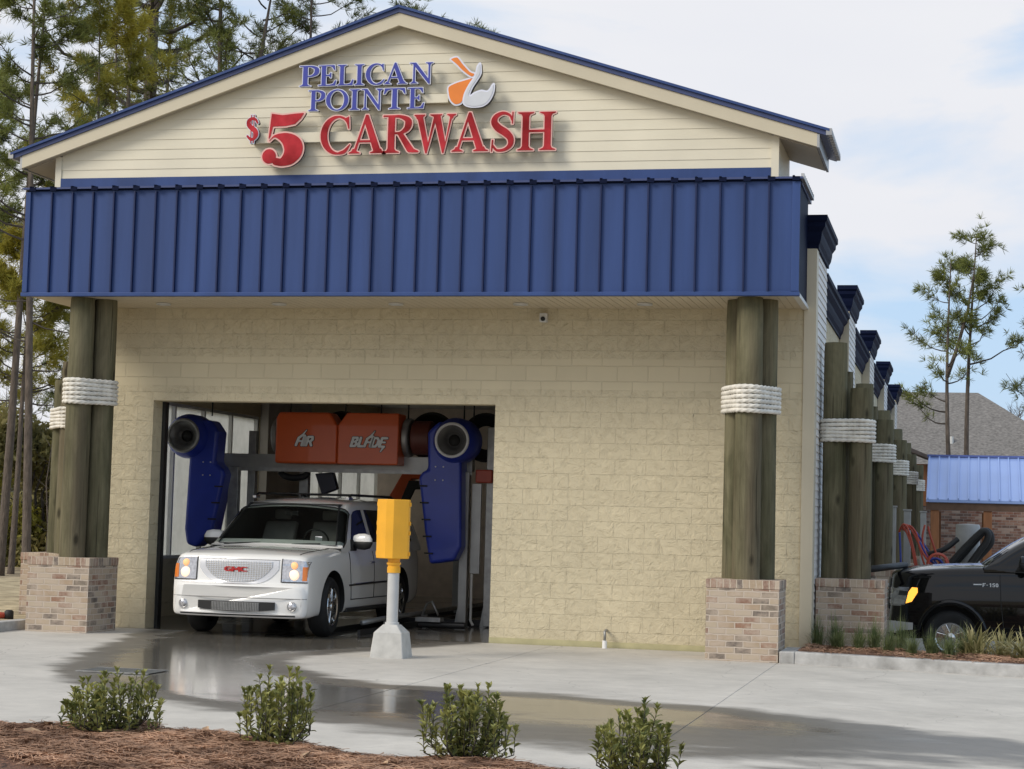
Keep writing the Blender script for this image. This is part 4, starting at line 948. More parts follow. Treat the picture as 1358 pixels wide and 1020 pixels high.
def cluster(cx_, cy_, piles, rope_z, label, loops=6, zb=.965, seed=0):
    t = empty('piling_cluster', (cx_, cy_, zb)); tag(t, label, 'piling cluster')
    for i, (dx, dy, r, top) in enumerate(piles):
        piling_mesh(cx_+dx, cy_+dy, r, zb+.002*(i+1), top, seed+i).build('piling', mt['pile'], t, angle=50, smooth=True)
    cs = [(cx_+dx, cy_+dy, r) for dx, dy, r, _ in piles]
    link('rope_wrap', rope_mesh(cs, rope_z[0], rope_z[1], loops), mt['rope'], t, smooth=True)
    return t
TOP = CZ0+.011
cluster(-.715, -1.02, [(-.165, .12, .155, TOP), (.0, -.155, .165, TOP), (.165, .12, .155, TOP)], (2.99, 3.33), 'three tall pilings with white rope under the canopy, right of the block wall', seed=1)
cluster(-9.56, -1.02, [(-.165, .12, .155, TOP), (-.03, -.155, .165, TOP), (.185, .10, .155, TOP)], (2.99, 3.33), 'three tall pilings with white rope under the canopy, left of the bay opening', seed=11)
sidep = [(-.165, .0, .155, 4.06), (.172, -.02, .15, 3.46), (-.10, .30, .15, 3.70)]
names = ['nearest', 'second', 'third', 'fourth', 'fifth']
first = None; fp = None
for kk in range(5):
    y = .95+PITCH*kk
    lab = ['stepped pilings tied with white rope against the first side pilaster, nearest of their row', 'second roped piling cluster along the side wall, just behind the nearest one', 'third roped piling cluster along the receding side wall',
           'fourth roped piling cluster along the receding side wall', 'farthest roped piling cluster at the rear end of the side wall'][kk]
    if kk == 0:
        first = cluster(.36, y, sidep, (2.745, 3.05), lab, seed=21); first['group'] = 'roped piling clusters along the right side wall'
        fp = pier(.0+.012, y-.5, -.45, 'brick pier in the planting bed beside the black pickup', group='brick piers along the right side wall')
    else:
        c_ = copy_tree(first); c_.location.y = y; c_.location.x = .36+.02*kk; c_['label'] = lab
        c_.scale.z = [1, .985, 1.03, 1.04, 1.05][kk] if False else 1
        p_ = copy_tree(fp); p_.location.y += PITCH*kk; p_['label'] = ['', 'second brick pier along the side wall, its top behind the nearest pier', 'third brick pier along the side wall, hidden low behind the vehicles', 'fourth brick pier along the side wall, hidden low behind the vehicles', 'rearmost brick pier along the side wall'][kk]
for kk, lab in ((0, 'short roped piling cluster just behind the left front pilings, outside the left wall'), (1, 'roped piling cluster seen through the bay window glass')):
    c_ = copy_tree(first); c_.location = (-10.69, .95+PITCH*kk, .965); c_.rotation_euler.z = PI; c_['label'] = lab; c_['group'] = 'roped piling clusters outside the left wall'
    p_ = copy_tree(fp); p_.location = (-10.765, .95+PITCH*kk, -.45); p_['label'] = ['brick pier under the short left piling cluster', 'brick pier outside the bay window'][kk]; p_['group'] = 'brick piers along the left side wall'

# ================================================================== TRAFFIC SIGNAL ON ITS POST (seen from behind)
t = empty('signal_post', (-4.53, -3.3, 0)); tag(t, 'yellow traffic signal box seen from behind on a grey post with concrete base', 'signal post')
def ngon(r, n=4, ph=PI/4, c=(-4.53, -3.3)): return [(c[0]+r*math.cos(ph+2*PI*i/n), c[1]+r*math.sin(ph+2*PI*i/n)) for i in range(n)]
mb = MB(); lv = [(.200, 0), (.168, .285), (.088, .372), (.083, .376)]; vs = []
for r_, z in lv:
    for (sx, sy) in ((-1, -1), (1, -1), (1, 1), (-1, 1)): vs.append((-4.53+sx*r_, -3.3+sy*r_, z))
mb.add(vs, [(i*4+j, i*4+(j+1) % 4, (i+1)*4+(j+1) % 4, (i+1)*4+j) for i in range(3) for j in range(4)]+[(12, 13, 14, 15)])
mb.build('base', mt['concrete_cast'], t, bevel=.012)
MB().cyl((-4.53, -3.3, .377), (-4.53, -3.3, .98), .066, n=24).build('pole', mt['greypaint'], t, angle=40)
MB().lathe([(.0, .375), (.082, .376), (.080, .40), (.067, .405)], (-4.53, -3.3, 0), n=24).build('collar', mt['greypaint'], t, angle=40)
MB().lathe([(.0, .965), (.076, .967), (.076, 1.03), (.070, 1.035), (.070, 1.055), (.082, 1.06), (.082, 1.085), (.070, 1.09), (.070, 1.12), (.08, 1.13)], (-4.53, -3.3, 0), n=24).build('neck', mt['yellow'], t, angle=40)
# octagonal-faced housing
hx, hy = .168, .13
poly = [(-.19, .02), (-.19, -.03), (-.045, -.15), (.045, -.15), (.19, -.03), (.19, .02), (.16, .14), (-.16, .14)]
hb = MB(); hb.prism([(-4.55+a, -3.3+b) for a, b in poly], 'z', 1.13, 1.81); ho = hb.build('signal_housing', mt['yellow'], t, bevel=.008)
for z in (1.185, 1.425, 1.535, 1.755):
    for s in (-1, 1): MB().cyl((-4.55+s*.194, -3.285, z-.022), (-4.55+s*.194, -3.285, z+.022), .013, n=10).build('hinge', mt['yellow'], ho)
hd = MB()
for z in (1.25, 1.47, 1.69): hd.lathe([(.095, .0), (.10, .12), (.096, .12), (.09, .0)], (-4.55, -3.16, z), 'y', 24)
hd.build('lamp_hood', mt['yellow'], ho)

# ================================================================== DRYER GANTRY
D = empty('dryer_gantry', (-7.6, 3.0, 0)); tag(D, 'aluminium dryer gantry with orange housings and blue blowers above the white vehicle', 'car wash dryer')
bm_ = MB().box(-9.35, -5.35, 2.98, 3.14, 2.325, 2.535); bm_.build('beam', mt['alu'], D, bevel=.008)
MB().box(-9.35, -5.35, 2.96, 2.979, 2.27, 2.33).build('cable_tray', mt['galvst'], D)
for x0, x1, y0, z1, m_ in ((-5.50, -5.37, 2.9, 2.32, 'alu'), (-5.13, -4.99, 3.0, 3.0, 'galvst'), (-9.22, -9.06, 2.9, 2.32, 'galvst'), (-9.02, -8.90, 3.2, 2.9, 'galvst')):
    MB().box(x0, x1, y0, y0+.13, .02, z1).build('column', mt[m_], D, bevel=.006)
    MB().prism([(x0-.08, .002), (x1+.02, .002), (x1, .018), (x1, .45), (x1-.03, .5), (x0, .5)], 'y', y0+.131, y0+.15).build('foot_gusset', mt['galvst'], D)
MB().box(-5.34, -5.19, 2.95, 2.99, .80, 2.15).build('control_panel', mt['alu'], D, bevel=.006)
MB().tube([(-5.31, 2.97, .80), (-5.31, 2.97, .1), (-5.27, 2.97, .03)], .02, 8).build('conduit', mt['whitealu'], D)
MB().box(-5.28, -5.02, 2.9, 3.1, 2.16, 2.36).build('junction_box', mt['redhose'], D, bevel=.02)
for (x0, x1, word) in ((-8.37, -7.385, 'AIR'), (-7.375, -6.42, 'BLADE')):
    hm = MB(); l_ = word == 'AIR'
    prof = [(x0, 2.39), (x1, 2.39), (x1, 2.98 if l_ else 3.17), (x1-(.13 if l_ else .02), 3.17), (x0+(.05 if l_ else .14), 3.17), (x0, 3.08 if l_ else 2.98)]
    hm.prism(prof, 'y', 2.62, 3.02); ho = hm.build('blower_housing', mt['orange'], D, bevel=.035, seg=3)
    wid = {'A': .55, 'I': .22, 'R': .62, 'B': .62, 'L': .55, 'D': .62, 'E': .6}; tot = sum(wid[c] for c in word); u0 = -8.03 if l_ else -7.165; L_ = .27 if l_ else .56; x = u0
    for ch in word:
        wd = L_*wid[ch]/tot; sx = wd/wid[ch]*.95; bxx = (-.15, .95, -.6 if ch == 'E' else -.12, 1.6 if ch == 'A' else 1.1)
        tf = lambda u, v, x=x, sx=sx: (x+u*sx, 2.665+v*.15)
        link('lettering', glyph_mesh(IT[ch], bxx, .075, tf, 2.6135, 2.619, 70), mt['dark'], ho); link('lettering', glyph_mesh(IT[ch], bxx, .022, tf, 2.608, 2.613, 70), mt['white'], ho); x += wd
for x, rr, m_, wdt in ((-6.41, .30, 'galvst', .10), (-6.28, .26, 'redhose', .3), (-8.49, .28, 'galvst', .10)):
    MB().lathe([(0, 0), (rr*.93, 0), (rr, .02), (rr, wdt-.02), (rr*.93, wdt), (0, wdt)], (x, 3.0, 2.82), 'x', 32).build('motor', mt[m_] if m_ != 'redhose' else pmat('motor_rust', (.12, .03, .02), .5), D, angle=40, smooth=True)
for x in (-7.55, -6.1, -5.25):
    MB().lathe([(.18, .1), (.34, .02), (.36, .0), (.38, .06), (.36, .2), (.30, .24)], (x, 3.3, 2.86), 'y', 36).build('fan_casing', mt['dark'], D, smooth=True)
def blower(ctr, prof, ringmat, slots, sgn):
    b_ = MB().prism(prof, 'y', 2.62, 3.02).build('blower_nozzle', mt['bluepl'], D, bevel=.05, seg=3)
    MB().lathe([(.0, .45), (.30, .44), (.34, .36), (.345, .08), (.33, .0), (.30, -.08), (.262, -.14)], (ctr[0]+.0*sgn, 2.60, ctr[1]), 'y', 40).build('volute', mt['bluepl'], b_, smooth=True)
    rg = MB(); n = 40; rg.tube([(ctr[0]+.245*math.cos(2*PI*i/n), 2.455, ctr[1]+.245*math.sin(2*PI*i/n)) for i in range(n)], .022, 8, closed=True); rg.build('intake_ring', ringmat, b_, smooth=True)
    MB().lathe([(.26, .0), (.235, 0), (.17, .06), (.13, .10), (.125, .150), (0, .153)], (ctr[0], 2.455, ctr[1]), 'y', 36).build('intake_funnel', mt['funnel'], b_, smooth=True)
    MB().lathe([(.09, 0), (.075, -.02), (0, -.03)], (ctr[0], 2.60, ctr[1]), 'y', 20).build('hub', mt['dark'], b_, smooth=True)
    for (x, z) in slots: MB().box(min(x, x+sgn*.13), max(x, x+sgn*.13), 2.595, 2.622, z, z+.022).build('slot', mt['dark'], b_)
    for (dx, dz) in ((0, 0), (.10, .0), (0, -.2), (.10, -.2)):
        MB().cyl((ctr[0]-sgn*.28+dx*1.2, 2.612, 2.38+dz), (ctr[0]-sgn*.28+dx*1.2, 2.60, 2.38+dz), .011, n=8).build('bolt', mt['silver'], b_)
mt['funnel'] = pmat('funnel_grey', (.16, .16, .16), .35, metal=.3, var=.1)
blower((-5.54, 2.775), [(-5.97, 2.9), (-5.8, 3.06), (-5.45, 3.0), (-5.40, 1.2), (-5.50, .99), (-5.88, .93), (-5.96, 1.35), (-6.09, 2.22), (-6.03, 2.30), (-5.95, 2.34)], mt['white'], [(-6.075, 2.08), (-6.045, 1.83), (-6.01, 1.58), (-5.985, 1.33), (-5.955, 1.08)], 1)
blower((-9.80, 2.775), [(-9.70, 3.06), (-9.42, 3.02), (-9.30, 2.85), (-9.33, 2.38), (-9.20, 2.27), (-9.17, 2.20), (-9.33, 1.35), (-9.60, 1.07), (-9.76, 1.12), (-9.80, 1.35), (-9.76, 2.6)], mt['galvst'], [(-9.19, 2.0), (-9.23, 1.75), (-9.28, 1.5)], -1)
for x, y in ((-9.48, 2.8), (-8.2, 2.8), (-7.38, 3.0), (-6.75, 2.8), (-6.35, 2.9), (-5.45, 2.8), (-5.30, 2.8)):
    MB().cyl((x, y, 3.1), (x, y, 3.9), .012, n=8).build('hanger_rod', mt['dark'], D)
MB().tube([(-8.25+.22*math.cos(a), 3.2, 2.27-.09*math.sin(a)) for a in np.linspace(0, PI, 14)], .05, 8).build('lower_duct', mt['dark'], D, smooth=True)
MB().prism([(-7.90, 2.25), (-7.62, 2.28), (-7.54, 2.02), (-7.78, 1.93)], 'y', 3.16, 3.3).build('air_vane', mt['navypl'], D, bevel=.01)
MB().box(-8.20, -8.06, 3.3, 3.42, .02, 2.3).build('centre_post', mt['galvst'], D)
D.location.y += .42
# second arch farther inside
A = empty('wash_arch', (-7.2, 7.4, 0)); tag(A, 'dark orange arch with sloping leg farther inside the bay', 'wash arch')
MB().prism([(-7.45, .02), (-7.30, .02), (-7.22, 1.75), (-6.98, 2.28), (-6.2, 2.30), (-6.2, 2.47), (-7.10, 2.47), (-7.45, 1.85)], 'y', 7.2, 7.5).build('arch_leg', mt['orange'], A, bevel=.02)
MB().prism([(-7.08, 1.7), (-6.9, 2.10), (-6.25, 2.12), (-6.25, 2.25), (-7.0, 2.25), (-7.2, 1.75)], 'y', 7.1, 7.19).build('brush_guard', mt['dark'], A, bevel=.01)
MB().box(-6.2, -6.02, 7.2, 7.5, .02, 2.47).build('arch_leg', mt['alu'], A, bevel=.01)
A.location.x -= .42
# guide rails and conveyor gear beside the vehicle
t = empty('guide_rail', (-5.9, 2.5, 0)); tag(t, 'low steel guide rail and roller gear on the wet bay floor right of the vehicle', 'guide rail')
MB().tube([(-6.12, .6, .16), (-6.0, 1.2, .2), (-6.0, 9, .2)], .035, 10).build('rail', mt['galvst'], t, smooth=True)
for y in (1.3, 3.3, 5.3, 7.3): MB().box(-6.03, -5.97, y, y+.08, .003, .17).build('rail_post', mt['galvst'], t)
MB().box(-5.93, -5.55, 2.55, 2.75, .10, .17).build('bracket', mt['galvst'], t, bevel=.008)
MB().tube([(-5.85, 2.62, .17), (-5.78, 2.62, .36), (-5.70, 2.62, .40), (-5.60, 2.62, .2)], .018, 8).build('handle', mt['galvst'], t, smooth=True)
MB().cyl((-5.9, 2.65, .06), (-5.2, 2.65, .06), .05, n=14).build('roller', mt['darkm'], t)
MB().box(-6.6, -5.1, 3.6, 3.75, .004, .10).build('cross_channel', mt['darkm'], t)
t = empty('conveyor_track', (-6.32, 4, 0)); tag(t, 'dark steel conveyor track set along the bay floor under the driver side wheels', 'conveyor')
MB().box(-6.62, -6.58, .4, 20, .004, .07).box(-6.12, -6.08, .4, 20, .004, .07).build('track_rail', mt['darkm'], t)

# ================================================================== VEHICLES
def interp(tab, u): return float(np.interp(u, [p[0] for p in tab], [p[1] for p in tab]))
def smoothtab(tab):
    """resample a table with a shape-preserving smooth curve"""
    x = np.array([p[0] for p in tab]); y = np.array([p[1] for p in tab]); h = np.diff(x); d = np.diff(y)/h
    m = np.zeros(len(x)); m[0] = d[0]; m[-1] = d[-1]
    for i in range(1, len(x)-1):
        m[i] = 0 if d[i-1]*d[i] <= 0 else 2/(1/d[i-1]+1/d[i])
    def f(u):
        u = min(max(u, x[0]), x[-1]); i = min(int(np.searchsorted(x, u, 'right'))-1, len(x)-2); i = max(i, 0)
        t = (u-x[i])/h[i]; return float((2*t**3-3*t*t+1)*y[i]+(t**3-2*t*t+t)*h[i]*m[i]+(-2*t**3+3*t*t)*y[i+1]+(t**3-t*t)*h[i]*m[i+1])
    return f
class Car:
    """body surfaces in car space: u = metres behind the front bumper, x = across, z = up (front faces -Y)"""
    FX = [0, .5, .80, .935, .978, .995, 1.0, 1.0, .992, .968, .935, .88, .80, .55, 0]
    FZ = [0, 0, 0, .02, .07, .18, .34, .55, .72, .86, .945, .985, 1.0, 1.0, 1.0]
    def __init__(s, name, loc, rz, W, L, w, zb, zt, Hc, wb, slope, belt, crown, bulge, paint, axles, RW, arch, crease=None):
        s.root = empty(name, loc, rz); s.W, s.L = W/2, L; s.w, s.zb, s.zt = smoothtab(w), smoothtab(zb), smoothtab(zt)
        s.Hc = smoothtab(Hc); s.Hr = (Hc[0][0], Hc[-1][0]); s.wb, s.slope, s.belt = wb, slope, belt; s.crown, s.bulge = crown, bulge; s.open = None
        s.paint, s.axles, s.RW, s.arch = paint, axles, RW, arch
    def bend(s, u, x): k = max(0, 1-u/1.1); return u+s.bulge*(x/s.W)**2*k*k
    def ring(s, u):
        W, a, b = s.W*s.w(u), s.zb(u), s.zt(u); cr = s.crown*min(1, max(0, (u-.05)/.3))
        return [(W*fx, a+(b-a)*fz+(cr*(1-(fx/.8)**2) if i > 11 else 0)) for i, (fx, fz) in enumerate(zip(s.FX, s.FZ))]
    def ringd(s, u): return [(p[0], p[1]) for p in catmull(s.ring(u), 4)]
    def side_x(s, u, z):
        r = s.ringd(u); best = 0
        for (x0, z0), (x1, z1) in zip(r, r[1:]):
            if min(z0, z1) <= z <= max(z0, z1) and abs(z1-z0) > 1e-6: best = max(best, x0+(x1-x0)*(z-z0)/(z1-z0))
        return best or s.W
    def body(s, us):
        mb = MB(); rs = []
        for u in us:
            r = s.ringd(u); full = [(-x, z) for x, z in r]+[(x, z) for x, z in r[::-1]][1:-1]
            rs.append([(x, s.bend(u, x), z) for x, z in full])
        n = len(rs[0]); vs = [p for r in rs for p in r]
        fs = [(i*n+j, i*n+(j+1) % n, (i+1)*n+(j+1) % n, (i+1)*n+j) for i in range(len(rs)-1) for j in range(n)]
        fs += [tuple(range(n-1, -1, -1)), tuple((len(rs)-1)*n+j for j in range(n))]
        mb.add(vs, fs); o = mb.build('body', s.paint, s.root, world=False)
        o.data.materials.append(mt['dark'])
        cut = MB()
        for u in s.axles:
            for sg in (-1, 1): cut.cyl((sg*.66, u, s.RW+.02), (sg*1.3, u, s.RW+.02), s.arch, n=48)
        cme = bpy.data.meshes.new('c'); cme.from_pydata(cut.v, [], cut.f); b = bmesh.new(); b.from_mesh(cme); bmesh.ops.recalc_face_normals(b, faces=b.faces); b.to_mesh(cme); b.free()
        cme.materials.append(mt['dark']); co = bpy.data.objects.new('c', cme); col.objects.link(co)
        par = o.parent; o.parent = None
        md = o.modifiers.new('b', 'BOOLEAN'); md.operation = 'DIFFERENCE'; md.object = co; md.solver = 'EXACT'; md.material_mode = 'TRANSFER'
        me = bpy.data.meshes.new_from_object(o.evaluated_get(bpy.context.evaluated_depsgraph_get())); o.modifiers.clear(); o.data = me; o.parent = par
        bpy.data.objects.remove(co)
        me.polygons.foreach_set('use_smooth', np.ones(len(me.polygons), bool)); me.set_sharp_from_angle(angle=R(32)); s.bodyo = o; return o
    def hw(s, z): return s.wb-s.slope*(z-s.belt)-.10*max(0, z-s.belt-.35)**2
    def cab_pt(s, u, q, off=0):
        """q 0..1 from belt side over the corner to the roof centre (right half)"""
        H = s.Hc(u); h = max(H-s.belt, .001); rc = min(.13, h*.8)
        if q < .45: z = s.belt-.05+(h-rc+.05)*q/.45; x = s.hw(max(z, s.belt))
        elif q < .65:
            a = (q-.45)/.2*PI/2; xe = s.hw(s.belt+h-rc); x = xe-rc*(1-math.cos(a)); z = s.belt+h-rc+rc*math.sin(a)
        else:
            t = (q-.65)/.35; xe = s.hw(s.belt+h-rc)-rc; x = xe*(1-t); z = s.belt+h+.045*(1-(1-t)**2)*min(1, h/.4)
        k = max(0, 1-(u-s.Hr[0])/.9); uu = u-.11*(1-(x/.9)**2)*k
        return (x, uu, z)
    def cabin(s, n=46):
        mb = MB(); us = list(np.linspace(s.Hr[0], s.Hr[1], n)); qs = list(np.linspace(0, .45, 7))+list(np.linspace(.49, .65, 6))+list(np.linspace(.7, 1, 6))
        rs = []
        for u in us:
            p = [s.cab_pt(u, q) for q in qs]; rs.append([(-a, b, c) for a, b, c in p]+[(a, b, c) for a, b, c in p[::-1]][1:])
        m = len(rs[0]); mb.add([p for r in rs for p in r], [(i*m+j, i*m+j+1, (i+1)*m+j+1, (i+1)*m+j) for i in range(n-1) for j in range(m-1) if not (s.open and s.open[0] < us[i] and us[i+1] < s.open[1] and 8 <= j <= m-10)]+[tuple((n-1)*m+j for j in range(m))])
        s.cabo = mb.build('cabin', s.paint, s.root, world=False, smooth=True, angle=40); return s.cabo
    def glass_top(s, u0, u1, name, off=.006, inset=.0, m=None):
        """windscreen or rear window laid over the sloping end of the cabin"""
        mb = MB(); us = np.linspace(u0, u1, 12); V = []; qs = list(np.linspace(.50, 1, 10))
        for u in us:
            q0 = .5; p = [s.cab_pt(u, q) for q in qs]; row = [(-a, b, c) for a, b, c in p]+[(a, b, c) for a, b, c in p[::-1]][1:]; V.append(row)
        k = len(V[0]); e = .01
        d = Vector((0, -1 if u0 < 2.5 else 1, .9)).normalized()*off
        mb.add([tuple(Vector(p)+d) for r in V for p in r], [(i*k+j, i*k+j+1, (i+1)*k+j+1, (i+1)*k+j) for i in range(11) for j in range(k-1)])
        return mb.build(name, m or mt['carglass'], s.cabo, world=False, smooth=True)
    def side_panel(s, poly, name, m, parent, off=.005, cab=True, sides=(-1, 1), thick=.012):
        """polygon given in (u,z) laid on the side of the cabin or the body"""
        obs = []
        for sg in sides:
            mb = MB(); n = len(poly); f = (lambda u, z: s.hw(z)) if cab else s.side_x
            o_ = [(sg*(f(u, z)+off), u, z) for u, z in poly]; i_ = [(sg*(f(u, z)+off-thick), u, z) for u, z in poly]
            mb.add(o_+i_, [tuple(range(n)), tuple(range(2*n-1, n-1, -1))]+[(i, (i+1) % n, n+(i+1) % n, n+i) for i in range(n)])
            obs.append(mb.build(name, m, parent, world=False))
        return obs
    def side_strip(s, pts, w_, name, m, parent, off=.004, sides=(-1, 1), cab=False):
        f = (lambda u, z: s.hw(z)) if cab else s.side_x
        for sg in sides:
            path = []
            for (u0, z0), (u1, z1) in zip(pts, pts[1:]):
                for k in range(8): t = k/8; path.append((u0+(u1-u0)*t, z0+(z1-z0)*t))
            path.append(pts[-1]); mb = MB(); mb.tube([(sg*(f(u, z)+off-w_*.5), s.bend(u, f(u, z)), z) for u, z in path], w_, 6); mb.build(name, m, parent, world=False, smooth=True)
    def front_pt(s, x, z, u0=0):
        """where the nose surface lies for given x,z"""
        lo, hi = u0, 1.2
        def inside(u):
            r = s.ring(u); W = s.side_x(u, z) if s.zb(u) < z < max(p[1] for p in r) else 0
            return W >= abs(x) and z < s.zt(u)+s.crown*min(1, max(0, (u-.05)/.3))*max(0, 1-(abs(x)/s.W/.8)**2)
        if not inside(hi): return s.bend(hi, x)
        for _ in range(22):
            mid = (lo+hi)/2
            if inside(mid): hi = mid
            else: lo = mid
        return s.bend(hi, x)
    def front_patch(s, x0, x1, lower, upper, name, m, parent, off=.008, nx_=14, nz_=10, thick=.03):
        """curved patch on the nose between two height curves"""
        fn = lambda x, t: (x, s.front_pt(x, lower(x)+(upper(x)-lower(x))*t)-off, lower(x)+(upper(x)-lower(x))*t)
        mb = MB(); mb.slab(fn, list(np.linspace(x0, x1, nx_)), list(np.linspace(0, 1, nz_)), (0, thick, 0)); return mb.build(name, m, parent, world=False, smooth=True, angle=50)
    def wheel(s, x, u, rr, rimr, spokes, wdt=.26, steer=0, label=None):
        sg = 1 if x > 0 else -1; Rw = rr
        def T(mb): # steer about vertical axis through wheel centre
            c_, s_ = math.cos(steer), math.sin(steer); mb.v = [(x+(a-x)*c_-(b-u)*s_, u+(a-x)*s_+(b-u)*c_, c) for a, b, c in mb.v]; return mb
        ty = MB().lathe([(rimr-.005, -wdt/2+.02), (rimr+.02, -wdt/2), (Rw-.05, -wdt/2), (Rw-.012, -wdt/2+.035), (Rw, -wdt/2+.06), (Rw, wdt/2-.06), (Rw-.012, wdt/2-.035), (Rw-.05, wdt/2), (rimr+.02, wdt/2), (rimr-.005, wdt/2-.02)], (x, u, Rw), 'x', 48)
        to = T(ty).build('tyre', mt['tyre'], s.root, world=False, smooth=True, angle=40)
        f = wdt/2*sg
        rb = MB().lathe([(rimr, f*.86), (rimr-.012, f*.98), (rimr-.03, f*.9), (rimr-.035, f*.2), (0.0, f*.1)], (x, u, Rw), 'x', 48)
        T(rb).build('rim', mt['chrome'], to, world=False, smooth=True, angle=35)
        sp = MB()
        for i in range(spokes):
            a = 2*PI*i/spokes+.3
            ca, sa = math.cos(a), math.sin(a)
            def P(r_, t_, d): return (x+d, u+r_*ca-t_*sa, Rw+r_*sa+t_*ca)
            d0, d1 = f*.55, f*.93
            sp.add([P(.05, -.035, d0+.02*sg), P(.05, .035, d0+.02*sg), P(rimr-.02, .055, d1*.86), P(rimr-.02, -.055, d1*.86), P(.05, -.035, d1), P(.05, .035, d1), P(rimr-.02, .045, d1*.97), P(rimr-.02, -.045, d1*.97)],
                   [(0, 1, 2, 3), (4, 7, 6, 5), (0, 4, 5, 1), (1, 5, 6, 2), (2, 6, 7, 3), (3, 7, 4, 0)])
        T(sp).build('spokes', mt['chrome'], to, world=False, bevel=.006)
        T(MB().lathe([(.075, f*.7), (.072, f*.97), (.05, f*1.03), (0, f*1.05)], (x, u, Rw), 'x', 24)).build('hub_cap', mt['chrome'], to, world=False, smooth=True)
        T(MB().lathe([(rimr-.05, f*.12), (0, f*.12)], (x, u, Rw), 'x', 24)).build('brake_disc', mt['darkm'], to, world=False)
    def mirror(s, u, z, top, bottom, x0):
        for sg in (-1, 1):
            mb = MB(); prof = [(0, .075), (.25, .10), (.6, .105), (.88, .085), (1, .03)]
            n = 16; vs = []; 
            for (t_, r_) in prof:
                for j in range(n):
                    a = 2*PI*j/n; vs.append((sg*(x0+.06+.28*t_), u+.05*(1-t_)+math.cos(a)*r_*.55-.03, z+math.sin(a)*r_))
            mb.add(vs, [(i*n+j, i*n+(j+1) % n, (i+1)*n+(j+1) % n, (i+1)*n+j) for i in range(4) for j in range(n)]+[tuple(range(n)), tuple(4*n+j for j in range(n))])
            o = mb.build('mirror', top, s.root, world=False, smooth=True, angle=60)
            lw = MB(); vs = []
            for (t_, r_) in prof:
                for j in range(n):
                    a = 2*PI*j/n; sz = math.sin(a)*r_*(1.04 if math.sin(a) < 0 else .1); vs.append((sg*(x0+.058+.285*t_), u+.05*(1-t_)+math.cos(a)*(r_*.55+.004)-.03, z-.012+sz))
            lw.add(vs, [(i*n+j, i*n+(j+1) % n, (i+1)*n+(j+1) % n, (i+1)*n+j) for i in range(4) for j in range(n)]+[tuple(range(n)), tuple(4*n+j for j in range(n))])
            lw.build('mirror_base', bottom, o, world=False, smooth=True, angle=60)
            MB().prism([(u-.12, z-.14), (u+.12, z-.14), (u+.06, z+.02), (u-.02, z+.02)], 'x', *sorted((sg*(x0-.05), sg*(x0+.08)))).build('mirror_foot', bottom, o, world=False, bevel=.02)

# ---- white SUV leaving the bay
S = Car('suv', (-7.345, -1.02, 0), R(-1), 2.007, 5.13,
        w=[(0, .87), (.03, .915), (.08, .94), (.2, .962), (.45, .982), (.9, .995), (4.4, .995), (4.9, .97), (5.13, .90)],
        zb=[(0, .31), (.03, .262), (.2, .25), (.5, .27), (4.5, .30), (4.9, .36), (5.13, .44)],
        zt=[(0, .66), (.02, .685), (.05, .70), (.065, .76), (.08, .95), (.10, 1.03), (.16, 1.07), (.45, 1.11), (1.4, 1.165), (1.7, 1.20), (4.9, 1.24), (5.05, 1.20), (5.13, 1.0)],
        Hc=[(1.36, 1.135), (1.5, 1.235), (1.75, 1.455), (2.0, 1.665), (2.12, 1.735), (2.3, 1.785), (2.7, 1.82), (3.6, 1.835), (4.5, 1.82), (4.8, 1.78), (4.93, 1.61), (5.08, 1.19)],
        wb=.955, slope=.32, belt=1.165, crown=.03, bulge=.13, paint=mt['carwhite'], axles=(1.0, 3.95), RW=.395, arch=.465)
tag(S.root, 'large white SUV with chrome grille leaving the bay', 'SUV')
us = [0, .01, .02, .035, .05, .057, .065, .073, .081, .09, .10, .11, .12, .14, .165, .2, .25, .3, .36, .45, .53, .6]+list(np.linspace(.7, 4.7, 34))+[4.8, 4.9, 4.98, 5.05, 5.1, 5.13]
S.body(us); S.open = (1.46, 2.06); S.cabin(); S.glass_top(1.46, 2.06, 'windscreen', m=mt['windscreen']); S.glass_top(4.90, 5.02, 'rear_window')
bk = mt['carglass']
S.side_panel([(1.83, 1.245), (2.62, 1.245), (2.62, 1.70), (2.30, 1.695), (2.16, 1.62)], 'side_window', bk, S.cabo)
S.side_panel([(2.76, 1.25), (3.58, 1.25), (3.55, 1.70), (2.76, 1.705)], 'side_window', bk, S.cabo)
S.side_panel([(3.70, 1.25), (4.66, 1.26), (4.62, 1.66), (3.68, 1.70)], 'side_window', bk, S.cabo)
for ln in ([(1.70, 1.17), (1.66, .9), (1.72, .47)], [(2.70, 1.2), (2.70, .47)], [(3.62, 1.2), (3.64, .95), (3.50, .55)], [(1.70, .47), (3.46, .47)]):
    S.side_strip(ln, .007, 'door_seam', mt['dark'], S.bodyo, off=.004)
S.side_strip([(1.62, .665), (3.45, .685)], .013, 'side_moulding', mt['darkm'], S.bodyo, off=.010)
S.side_strip([(1.75, .68), (2.66, .69)], .008, 'side_moulding', mt['chrome'], S.bodyo, off=.016)
for u in (2.50, 3.42): S.side_strip([(u, .965), (u+.17, .968)], .014, 'door_handle', mt['chrome'], S.bodyo, off=.024)
for sg in (-1, 1):
    MB().box(sg*.93-.07, sg*.93+.07, 1.55, 3.45, .30, .36).build('running_board', mt['darkm'], S.root, world=False, bevel=.012)
    rl = MB().tube([(sg*.70, 2.35, 1.86), (sg*.70, 2.45, 1.905), (sg*.70, 4.3, 1.91), (sg*.70, 4.5, 1.86)], .019, 8).build('roof_rail', mt['darkm'], S.cabo, world=False, smooth=True)
    MB().box(sg*.70-.03, sg*.70+.03, 2.28, 2.45, 1.83, 1.875).build('rail_foot', mt['chromedull'], S.cabo, world=False, bevel=.01)
